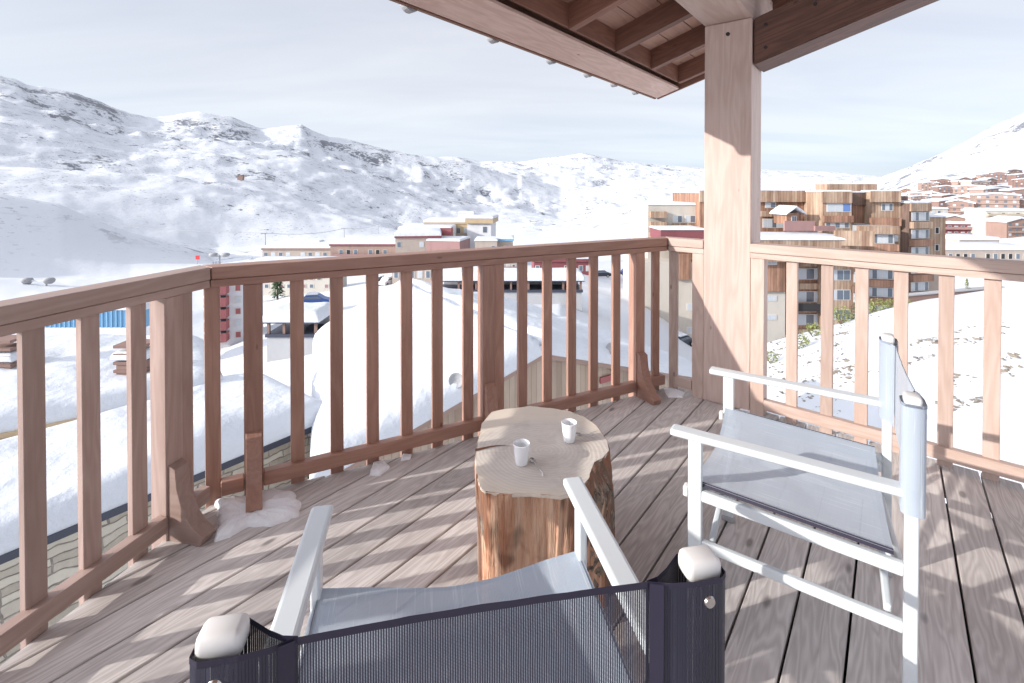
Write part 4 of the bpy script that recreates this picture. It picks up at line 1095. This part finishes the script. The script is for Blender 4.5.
# lower storeys under the terrace, seen between the balusters
L_ = block(wb, 'lower_wall', 762, 786, 240, 292, Y0 - 7, 8, M['clad_red'])
window(wb, L_, .2, .62, .53, .61, 2, 'curtain')
L_ = block(wb, 'lower_wall', 762, 786, 292.2, 345, Y0 - 6.6, 8, M['cream'])
window(wb, L_, .22, .62, .84, .92, 2, 'curtain'); window(wb, L_, .22, .62, .48, .56, 2, 'curtain')
L_ = block(wb, 'lower_wall', 786.5, 826, 245, 345, Y0 - 4, 8, M['clad_red'])
for k in range(4):
    window(wb, L_, .10, .92, .66 - .23 * k, .76 - .23 * k, 4, ('curtain', 'curtain', 'window')); 
    if k == 1: balcony(wb, L_, .05, .95, .36, 1.1, M['dark'], 1.6)
    link('cladding', box(bmesh.new(), -L_[1] / 2, L_[1] / 2, -.5, -.003, L_[2] * (.79 - .23 * k), L_[2] * (.85 - .23 * k)), M['clad'], wb, L_[0])
L_ = block(wb, 'lower_wall', 826.5, 862, 240, 345, Y0 - 6, 8, M['clad'])
for k in range(4):
    window(wb, L_, .12, .68, .62 - .19 * k, .71 - .19 * k, 3, ('curtain', 'window', 'window')); window(wb, L_, .80, .97, .60 - .19 * k, .69 - .19 * k, 1, 'curtain')
    balcony(wb, L_, .72, 1.0, .50 - .19 * k, .9, M['clad_dark'], .8)

# --- retaining wall at the top of the near snow slope
rw = thing('retaining_wall', 'dark retaining wall at the foot of the larch-clad block, right end', 'wall', P(945, 300, 52))
link('wall_body', prism([(0, -2), (9, -2), (9, 2.0), (0, 1.2)], 0, .5), M['brown3'], rw, Matrix.Translation(P(900, 309, 44)) @ Matrix.Rotation(R(90), 4, 'X'))
link('wall_coping', box(bmesh.new(), 0, 9.05, -.6, .1, 0, .10), M['grey'], rw, Matrix.Translation(P(900, 309, 44) + Vector((0, 0, 1.21))) @ Matrix.Rotation(-math.atan(.8 / 9), 4, 'Y'))

# --- other buildings of the near town
rb_ = thing('balcony_block', 'white apartment block with red balconies, far left behind the corner balusters', 'building', P(228, 345, 56))
B = block(rb_, 'wall', 214, 243, 283, 352, 56, 8, M['white_wall'], 14, .3)
for k in range(5):
    balcony(rb_, B, -.15, .50, .86 - .17 * k, 1.0, M['red'], 1.2); window(rb_, B, .05, .42, .91 - .17 * k, .99 - .17 * k, 2, 'window'); window(rb_, B, .68, .86, .88 - .17 * k, .96 - .17 * k, 1, 'curtain' if k % 2 else 'red')
bh = thing('blue_hall', 'long low hall with blue corrugated walls, left beyond the flat roof', 'building', P(100, 330, 45))
B = block(bh, 'wall', 30, 143, 310, 328, 45, 3, M['blue'], 0, .5)
for k in range(24): link('rib', box(bmesh.new(), -B[1] / 2 + k * B[1] / 24, -B[1] / 2 + k * B[1] / 24 + .12, -.08, -.003, 0, B[2]), M['blue'], bh, B[0])
def simple(name, label, x0, x1, y0, y1, Y, dep, m, rows, cols, glass=('window', 'curtain'), snow=.6, yaw=0, fascia=None, balc=None, group=None):
    t_ = thing(name, label, 'building', P((x0 + x1) / 2, y1, Y), 0, group)
    B = block(t_, 'wall', x0, x1, y0, y1 + 6, Y, dep, M[m], yaw)
    Mw, w, h_ = B
    if fascia: link('fascia', box(bmesh.new(), -w / 2 - .3, w / 2 + .3, -.3, dep + .3, h_ + .003, h_ + .7), M[fascia], t_, Mw)
    hs_ = h_ + (.7 if fascia else 0)
    q = [Mw @ Vector(p) for p in ((-w / 2 - .3, -.3, hs_ + .006), (w / 2 + .3, -.3, hs_ + .006), (w / 2 + .3, dep + .3, hs_ + .006), (-w / 2 - .3, dep + .3, hs_ + .006))]
    snow_quad('roof_snow', q, snow, M['roof_snow'], t_, 4, 4, .6, .06)
    vis = (y1 - y0) / (y1 + 6 - y0)
    for r_ in range(rows):
        v = 1 - vis * (r_ + .75) / rows
        for c in range(cols):
            if random.random() < .12: continue
            u = (c + .22) / cols
            window(t_, B, u, u + .52 / cols, v, v + vis * .42 / rows, 1, glass[(c + r_) % len(glass)])
        if balc: balcony(t_, B, .03, .97, v - vis * .16 / rows, min(1.1, h_ * vis / rows * .45), M[balc], 1.0)
    return t_, B
simple('low_building', 'low snow-roofed building with a brown fascia and small chimney cube, behind the straight railing', 262, 336, 250, 258, 185, 26, 'beige', 1, 10, fascia='brown', snow=.9)
b_ = thing('chimney', 'pinkish chimney cube on the low snow-roofed building', 'chimney', P(312, 250, 200)); block(b_, 'stack', 307, 319, 242, 252, 198, 5, M['beige'], 0, .5)
simple('low_building', 'low building with dark arcade openings left of the terraced building', 330, 396, 246, 258, 176, 20, 'brown2', 1, 9, ('dark', 'window'), fascia='maroon', snow=.8, balc='pink')
tb, B = simple('terraced_building', 'terraced beige building with a snowy stepped roof and pink side wall, above the railing', 396, 440, 238, 262, 165, 14, 'beige', 2, 6, snow=1.6, yaw=8, fascia='maroon')
block(tb, 'side_wing', 426, 460, 241, 262, 163, 12, M['pink'], -12, .6)
block(tb, 'roof_cube', 440, 451, 228, 240, 176, 6, M['red'], 0, .4)
block(tb, 'upper_wall', 398, 452, 230, 242, 182, 18, M['white_wall'], 0, 1.2)
yb_, B = simple('yellow_trimmed_building', 'tall white and beige building with an ochre cornice, highest of its cluster', 424, 470, 224, 262, 195, 16, 'ochre', 3, 6, fascia='ochre', snow=1.0, balc='yellow')
B = block(yb_, 'tower', 467, 491, 221, 262, 190, 14, M['white_wall'], -6)
window(yb_, B, .66, .84, .72, .86, 1, 'window'); window(yb_, B, .66, .84, .45, .58, 1, 'window')
block(yb_, 'cornice', 465, 493, 218.5, 223.5, 189, 16, M['ochre'], -6, .8)
block(yb_, 'roof_box', 458, 474, 213, 222, 202, 6, M['white_wall'], 0, .5)
simple('low_building', 'small pinkish box-shaped building beside the ochre-corniced one', 475, 497, 241, 256, 150, 10, 'beige', 1, 3, snow=.5)
simple('low_building', 'small building with a blue roof edge, right of the pinkish box', 497, 513, 241, 256, 155, 10, 'beige', 1, 3, fascia='blue', snow=.4)
simple('balcony_house', 'pale house with pink balconies seen between two balusters past the middle post', 500, 522, 262, 296, 85, 10, 'cream', 4, 4, balc='pink', snow=.5)
simple('low_building', 'dark red flat-roofed building behind the right half of the reddish railing', 534, 592, 262, 274, 108, 14, 'maroon', 1, 8, snow=.8, fascia='maroon')
simple('low_building', 'cream and brown building just behind the handrail between the walkway and cars', 392, 432, 266, 282, 92, 8, 'beige', 1, 5, snow=.5)
simple('low_building', 'pale apartment building right of the small conifer, left of the parked cars', 240, 330, 266, 290, 100, 10, 'cream', 3, 12, ('window', 'pink', 'window'), snow=.6)
simple('low_building', 'small dark hut under snow between balusters left of the corner bracket', 640, 668, 263, 272, 135, 10, 'brown', 1, 4, snow=.5)

# --- village on the slope to the right
def chalet_proto(kind, wallm, w, d, h, gab):
    t_ = thing('village_house', 'x', 'building', (0, 0, 0))
    link('wall', box(bmesh.new(), -w / 2, w / 2, -d / 2, d / 2, -6, h), M[wallm], t_, local=True)
    bm = bmesh.new()
    e = .8
    pr = [(-w / 2 - e, h - .2), (0, h + gab), (w / 2 + e, h - .2), (w / 2 + e, h + .8), (0, h + gab + 1.0), (-w / 2 - e, h + .8)]
    a = [bm.verts.new((x, -d / 2 - e, z)) for x, z in pr]; b = [bm.verts.new((x, d / 2 + e, z)) for x, z in pr]
    bm.faces.new(a); bm.faces.new(b[::-1])
    for i in range(6): bm.faces.new((a[i], b[i], b[(i + 1) % 6], a[(i + 1) % 6]))
    bmesh.ops.recalc_face_normals(bm, faces=bm.faces)
    link('roof', bm, M['roof_snow'], t_, local=True)
    if gab > .5:
        bm = prism([(-w / 2 + .1, h), (w / 2 - .1, h), (0, h + gab - .3)], 0, d); link('gable', bm, M[wallm], t_, Matrix.Translation((0, d / 2, 0)) @ Matrix.Rotation(R(90), 4, 'X'), local=True)
    rows = max(1, int(h / 3)); cols = max(2, int(w / 4))
    for r_ in range(rows):
        for c in range(cols):
            x = -w / 2 + (c + .5) * w / cols; z = 1.0 + r_ * 3.0
            link('window', box(bmesh.new(), x - .8, x + .8, -d / 2 - .06, -d / 2 - .004, z, z + 1.4), M['window' if (r_ + c) % 3 else 'curtain'], t_, local=True)
        if r_ % 1 == 0: link('balcony', box(bmesh.new(), -w / 2, w / 2, -d / 2 - 1.1, -d / 2 - .9, .2 + r_ * 3 - .2, r_ * 3 + .75), M[wallm if kind % 2 else 'brown2'], t_, local=True)
    return t_
protos = [(chalet_proto(0, 'brown', 16, 12, 9, 2.2), 'brown gabled house'), (chalet_proto(1, 'brown2', 22, 12, 12, 1.0), 'wide light brown house'), (chalet_proto(2, 'clad_red', 12, 11, 7, 2.4), 'small reddish chalet'),
          (chalet_proto(3, 'brown3', 18, 14, 13, 1.2), 'tall dark brown block'), (chalet_proto(4, 'beige', 26, 12, 10, .6), 'long beige house')]
rows_ = [('topmost', 740, [938, 949, 961, 973, 985, 997, 1010], [1, 2, 0, 2, 1, 0, 3]), ('second', 640, [905, 916, 928, 940, 952, 963, 975, 987, 998, 1009, 1020], [2, 0, 1, 3, 0, 1, 4, 0, 3, 1, 3]),
         ('third', 540, [893, 906, 919, 932, 944, 957, 970, 983, 996, 1010, 1023], [0, 2, 1, 0, 3, 2, 1, 0, 1, 2, 3]),
         ('fourth', 440, [890, 904, 918, 931, 946, 960, 974, 990, 1005, 1020], [2, 0, 1, 2, 3, 0, 2, 1, 0, 3]),
         ('fifth', 355, [893, 909, 924, 942, 958, 976, 994, 1013], [1, 2, 0, 3, 0, 2, 1, 0]),
         ('sixth', 285, [948, 966, 1010], [0, 2, 0])]
ordn = ['leftmost', 'second from left', 'third from left', 'fourth from left', 'fifth from left', 'sixth from left', 'seventh from left', 'eighth from left', 'ninth from left', 'tenth from left', 'rightmost']
used = set()
for rn, dist, xs_, kinds in rows_:
    for i, (px, kd) in enumerate(zip(xs_, kinds)):
        pr_, desc = protos[kd]
        if kd in used: o = copy_tree(pr_)
        else: o = pr_; used.add(kd)
        Yd = dist * F / math.hypot(F, px - 512) * random.uniform(.90, 1.08); X = (px - 512) / F * Yd
        k_ = .70
        o.matrix_basis = Matrix.Translation((X, Yd, ground_z(X, Yd))) @ Matrix.Rotation(R(random.uniform(-55, 15)), 4, 'Z') @ Matrix.Scale(k_ * random.uniform(.85, 1.15), 4)
        nth = 'rightmost' if i == len(xs_) - 1 else ordn[i]
        o['label'] = f'{desc}, {nth} in the {rn} row of the hillside village'
        o['group'] = 'houses of the hillside village'
simple('apartment_building', 'cream apartment building with balconies at the right edge below the hillside village', 990, 1032, 211, 240, 190, 12, 'cream', 5, 7, balc='yellow', snow=.8, yaw=-12)
simple('apartment_building', 'long purplish building with balcony rows, left of the cream one at the right edge', 936, 984, 224, 242, 200, 14, 'maroon', 3, 8, balc='pink', snow=.9, yaw=-6)
simple('apartment_building', 'beige box building under flat snow roof in front of the purplish one', 960, 1000, 240, 252, 165, 12, 'beige', 1, 2, snow=1.0)
simple('shop_arcade', 'low shop arcade with pale columns under a snowy roof, right above the handrail', 940, 1030, 250, 262, 140, 10, 'beige', 1, 12, ('dark', 'window', 'dark'), snow=1.2)
simple('apartment_building', 'beige building peeking out left of the cream apartment at the village foot', 925, 948, 209, 226, 230, 12, 'cream', 3, 4, snow=.8)

# --- cars
def car(label, px, py, Y, yaw, paint):
    p = P(px, py, Y)
    t_ = thing('parked_car', label, 'car', p, R(yaw), 'cars parked among the houses')
    prof = [(-2.1, .3), (-2.15, .7), (-1.9, .92), (-1.2, 1.0), (-.75, 1.42), (.75, 1.45), (1.45, .98), (2.1, .82), (2.15, .35), (1.9, .25), (-1.9, .25)]
    bm = prism(prof, -.85, .85); bmesh.ops.bevel(bm, geom=list(bm.edges), offset=.07, segments=2, affect='EDGES')
    link('body', bm, paint, t_, Matrix.Rotation(R(90), 4, 'X'), local=True)
    gl = [(-1.1, 1.02), (-.72, 1.34), (.70, 1.36), (1.28, 1.02)]
    link('side_window', prism(gl, -.858, -.8495), M['window'], t_, Matrix.Rotation(R(90), 4, 'X'), local=True)
    link('side_window', prism(gl, .8495, .858), M['window'], t_, Matrix.Rotation(R(90), 4, 'X'), local=True)
    for x in (-1.3, 1.3):
        for y in (-.86, .86):
            w = link('wheel', cyl(bmesh.new(), (x, y - .1, .32), (x, y + .1, .32), .32, n=18), M['tyre'], t_, local=True)
            link('rim', cyl(bmesh.new(), (x, y - .11, .32), (x, y + .11, .32), .18, n=12), M['steel'], w, Matrix(), local=True)
    for y in (-.6, .6): link('headlight', box(bmesh.new(), 2.06, 2.17, y - .15, y + .15, .6, .74, .02), M['curtain'], t_, local=True)
    link('roof_snow', box(bmesh.new(), -.72, .72, -.7, .7, 1.46, 1.62, .06, 2), M['roof_snow'], t_, local=True)
    return t_
M['car_blue'] = mat('blue_car_paint', (.04, .10, .32), .3); M['car_dark'] = mat('dark_car_paint', (.03, .035, .045), .3); M['car_white'] = mat('white_car_paint', (.6, .6, .62), .3); M['car_red'] = mat('red_car_paint', (.35, .04, .04), .3)
car('blue car parked by the small conifer, left part of the view', 312, 306, 62, 12, M['car_blue'])
car('dark car parked just under the handrail, leftmost of three by the cream building', 379, 284, 95, 70, M['car_dark'])
car('white car parked just under the handrail, middle of three by the cream building', 387, 285, 94, 72, M['car_white'])
car('red car parked just under the handrail, rightmost of three by the cream building', 399, 283, 97, 68, M['car_red'])
car('dark car on the road seen past the right end of the straight railing', 601, 277, 105, 5, M['car_dark'])
car('blue-grey car on the road, next to the corner post of the reddish railing', 628, 275, 110, 5, M['car_blue'])
car('dark blue car below the cream wall, seen left of the big post', 680, 347, 62, 35, M['car_dark'])

# --- trees and bushes
def conifer(label, px, py, Y, h_, n=900, m='needle'):
    p = P(px, py, Y); t_ = thing('conifer', label, 'tree', p)
    link('trunk', cyl(bmesh.new(), (0, 0, 0), (0, 0, h_ * .95), h_ * .03, h_ * .006, 8), M['twig'], t_, local=True)
    bm = bmesh.new()
    for i in range(n):
        s = random.random() ** .8; z = h_ * (.1 + .9 * s); rr = h_ * .26 * (1 - s) * (.55 + .45 * math.sin(z * 9 / h_ * 3.0) ** 2) * random.uniform(.5, 1.05) + .03
        a = random.uniform(0, 6.283); c = Vector((rr * math.cos(a), rr * math.sin(a), z - rr * .25)); l = h_ * .05
        u = Vector((math.cos(a), math.sin(a), -.35)) * l; v = Vector((-math.sin(a), math.cos(a), random.uniform(-.3, .3))) * l * .5
        f_ = [bm.verts.new(c - u), bm.verts.new(c + v), bm.verts.new(c + u), bm.verts.new(c - v)]; bm.faces.new(f_)
    link('crown', bm, M[m], t_, local=True)
conifer('small green conifer standing in snow left of the second baluster from the bracket', 277, 300, 52, 3.6)
conifer('green conifer at the foot of the larch-clad block, left of its bays', 862, 325, 48, 4.2)
conifer('low conifer shrub beside the retaining wall top', 968, 293, 44, 1.3, 300, 'needle_y')
def bush(label, px, py, Y, s, m='needle_y', n=260, name='bush', cat='bush', group=None, crown=None):
    X, Yy = (px - 512) / F * Y, Y; z = ground_z(X, Yy)
    t_ = thing(name, label, cat, (X, Yy, z), 0, group)
    bm = bmesh.new()
    for i in range(9):
        a = random.uniform(0, 6.28); cyl(bm, (0, 0, -.1), (math.cos(a) * s * .6, math.sin(a) * s * .6, s * random.uniform(.7, 1.2)), s * .025, s * .008, 5)
    link('stems', bm, M['twig'], t_, local=True)
    bm = bmesh.new()
    for i in range(n):
        d_ = Vector((random.gauss(0, 1), random.gauss(0, 1), random.gauss(0, .8))).normalized() * s * random.uniform(.35, 1) ** .5 * .7
        c = d_ + Vector((0, 0, s * .75)); l = s * .07
        u = Vector([random.gauss(0, l) for _ in range(3)]); v = Vector([random.gauss(0, l) for _ in range(3)])
        bm.faces.new([bm.verts.new(c - u), bm.verts.new(c + v), bm.verts.new(c + u)])
    link('foliage', bm, M[m], t_, local=True)
for px, Y, s, lb_ in ((772, 29, .55, 'leafy bush in snow right beside the big post'), (800, 30, .8, 'low twiggy bush between the first right-hand balusters'), (815, 33, .7, 'yellowish bush near the second right-hand baluster'),
                     (842, 34, .9, 'yellowish bush in front of the lower storeys'), (880, 35, .9, 'yellow-green bush under the stepped bays, left one'), (893, 34, .6, 'yellow-green bush under the stepped bays, right one'), (925, 35, .8, 'bright yellow-green bush by the retaining wall'), (910, 34, .5, 'small bush left of the bright one by the retaining wall')):
    bush(lb_, px, 0, Y, s * 1.0)
M['frost'] = mat('frosted_twigs', (.42, .44, .50), .9)
for i, px in enumerate((216, 252, 277, 307, 321)):
    Yt = 300
    bush(['frosted round tree on the snowfield, leftmost of the row', 'frosted round tree on the snowfield, second from left', 'frosted round tree on the snowfield, middle of the row', 'frosted round tree on the snowfield, fourth from left', 'frosted round tree on the snowfield, rightmost of the row'][i], px, 0, Yt, 3.4, 'frost', 240, 'tree', 'tree', 'frosted trees on the snowfield')
# dry stalks and stones breaking through the snow of the near slope
bm = bmesh.new()
bands = [((765, 850), (20, 38), 150), ((850, 1010), (19.5, 22.5), 120), ((780, 850), (14, 30), 110), ((940, 1024), (14, 17), 40), ((770, 900), (30, 44), 90)]
for (xa, xb_), (ya, yb2), n in bands:
    for i in range(n * 5):
        Yq = random.uniform(ya, yb2); X = (random.uniform(xa, xb_) - 512) / F * Yq; z = ground_z(X, Yq)
        if fbm(X * .5, Yq * .5, 3) < .05: continue
        s = random.uniform(.02, .10) * (.5 if random.random() < .5 else 1)
        c = Vector((X, Yq, z + s * .2)); vs = [bm.verts.new(c + Vector((random.uniform(-s, s) * 1.6, random.uniform(-s, s) * 1.6, random.uniform(-.3 * s, s)))) for _ in range(6)]
        try: bmesh.ops.convex_hull(bm, input=vs)
        except Exception: pass
sc_ = link('stones_and_stalks', bm, M['scrub']); tag(sc_, 'dry stalks and stones breaking through the near snow slope', 'scrub', None, 'stuff')

# --- ski area
def hut(label, px, py, Y, w, h_, m='brown'):
    p = P(px, py, Y); t_ = thing('mountain_hut', label, 'hut', p)
    link('wall', box(bmesh.new(), -w / 2, w / 2, 0, w * .6, -8, h_), M[m], t_, local=True)
    for s in (-1, 1):
        link('roof', prism([(s * (w / 2 + 1), h_ - .3), (0, h_ + w * .18), (0, h_ + w * .18 + 1), (s * (w / 2 + 1), h_ + .7)][::s], 0, w * .6 + 2), M['roof_snow'], t_, Matrix.Translation((0, w * .6 + 1, 0)) @ Matrix.Rotation(R(90), 4, 'X'), local=True)
    for x in (-.25, .25): link('window', box(bmesh.new(), x * w - .1 * w, x * w + .1 * w, -.3, -.01, h_ * .3, h_ * .7), M['window'], t_, local=True)
hut('long brown mountain hut alone on the wide ski slope', 176, 172, 1300, 26, 8); hut('tiny brown hut right of the long one on the ski slope', 240, 177, 1280, 14, 6); hut('low dark hut at the upper edge of the shaded hill', 120, 142, 1750, 40, 10)
ls = thing('lift_station', 'grey chairlift station standing on the snow just above the left railing', 'lift station', P(37, 285, 177))
for s in (-1, 1):
    link('housing', lathe([(0, 0), (1.6, .2), (2.6, 1.2), (3.0, 2.2), (2.4, 3.3), (0, 3.8)], 20), M['grey'], ls, Matrix.Translation((s * 4.0, 0, .3)) @ Matrix.Scale(.62, 4), smooth=True, local=True)
    link('column', cyl(bmesh.new(), (s * 3.0, 0, -4), (s * 3.0, 0, 1.2), .3), M['grey'], ls, local=True)
link('beam', box(bmesh.new(), -3.5, 3.5, -.3, .3, 1.2, 1.7), M['white_wall'], ls, local=True)
ls2 = thing('lift_station', 'grey chairlift station by the red marker at the foot of the shaded hill', 'lift station', P(219, 258, 330))
for s in (-1, 1): link('housing', lathe([(0, 0), (2.2, .4), (3.0, 1.6), (2.2, 2.6), (0, 3)], 16), M['grey'], ls2, Matrix.Translation((s * 4, 0, .6)), smooth=True, local=True)
link('beam', box(bmesh.new(), -4, 4, -.4, .4, 1.8, 2.6), M['white_wall'], ls2, local=True); link('column', cyl(bmesh.new(), (0, 0, -4), (0, 0, 2), .6), M['grey'], ls2, local=True)
rm = thing('slope_marker', 'bright red marker panel on the snow above the railing corner', 'marker', P(197, 261, 300))
link('panel', box(bmesh.new(), -1.3, 1.3, -.1, .1, .8, 3.4, .05), mat('signal_red', (.7, .04, .05), .5), rm, local=True); link('pole', cyl(bmesh.new(), (0, 0, -2), (0, 0, .8), .12), M['grey'], rm, local=True)
def pylon(label, px, py, Y, h_):
    p = P(px, py, Y); t_ = thing('lift_pylon', label, 'pylon', p, R(20), 'pylons of the chairlift')
    link('mast', cyl(bmesh.new(), (0, 0, -6), (0, 0, h_), .5, .3), M['grey'], t_, local=True); link('crossarm', box(bmesh.new(), -3.4, 3.4, -.3, .3, h_ - .5, h_), M['grey'], t_, local=True)
    return p + Vector((0, 0, h_))
tops = [pylon('lift pylon near the left frame edge on the shaded hill', 43, 225, 520, 9), pylon('lift pylon above the low snow-roofed building', 265, 249, 430, 14), pylon('lift pylon standing left of the terraced building', 344, 243, 600, 18), pylon('lift pylon farthest right on the snowfield', 378, 235, 900, 20)]
cb_ = bmesh.new()
for a, b in zip(tops, tops[1:]):
    pv = a
    for i in range(1, 9):
        s = i / 8; q = a.lerp(b, s) - Vector((0, 0, 14 * s * (1 - s))); cyl(cb_, pv, q, .22, n=5, caps=False); pv = q
tag(link('lift_cable', cb_, M['grey']), 'thin chairlift cable strung between the pylons over the snowfield', 'cable')
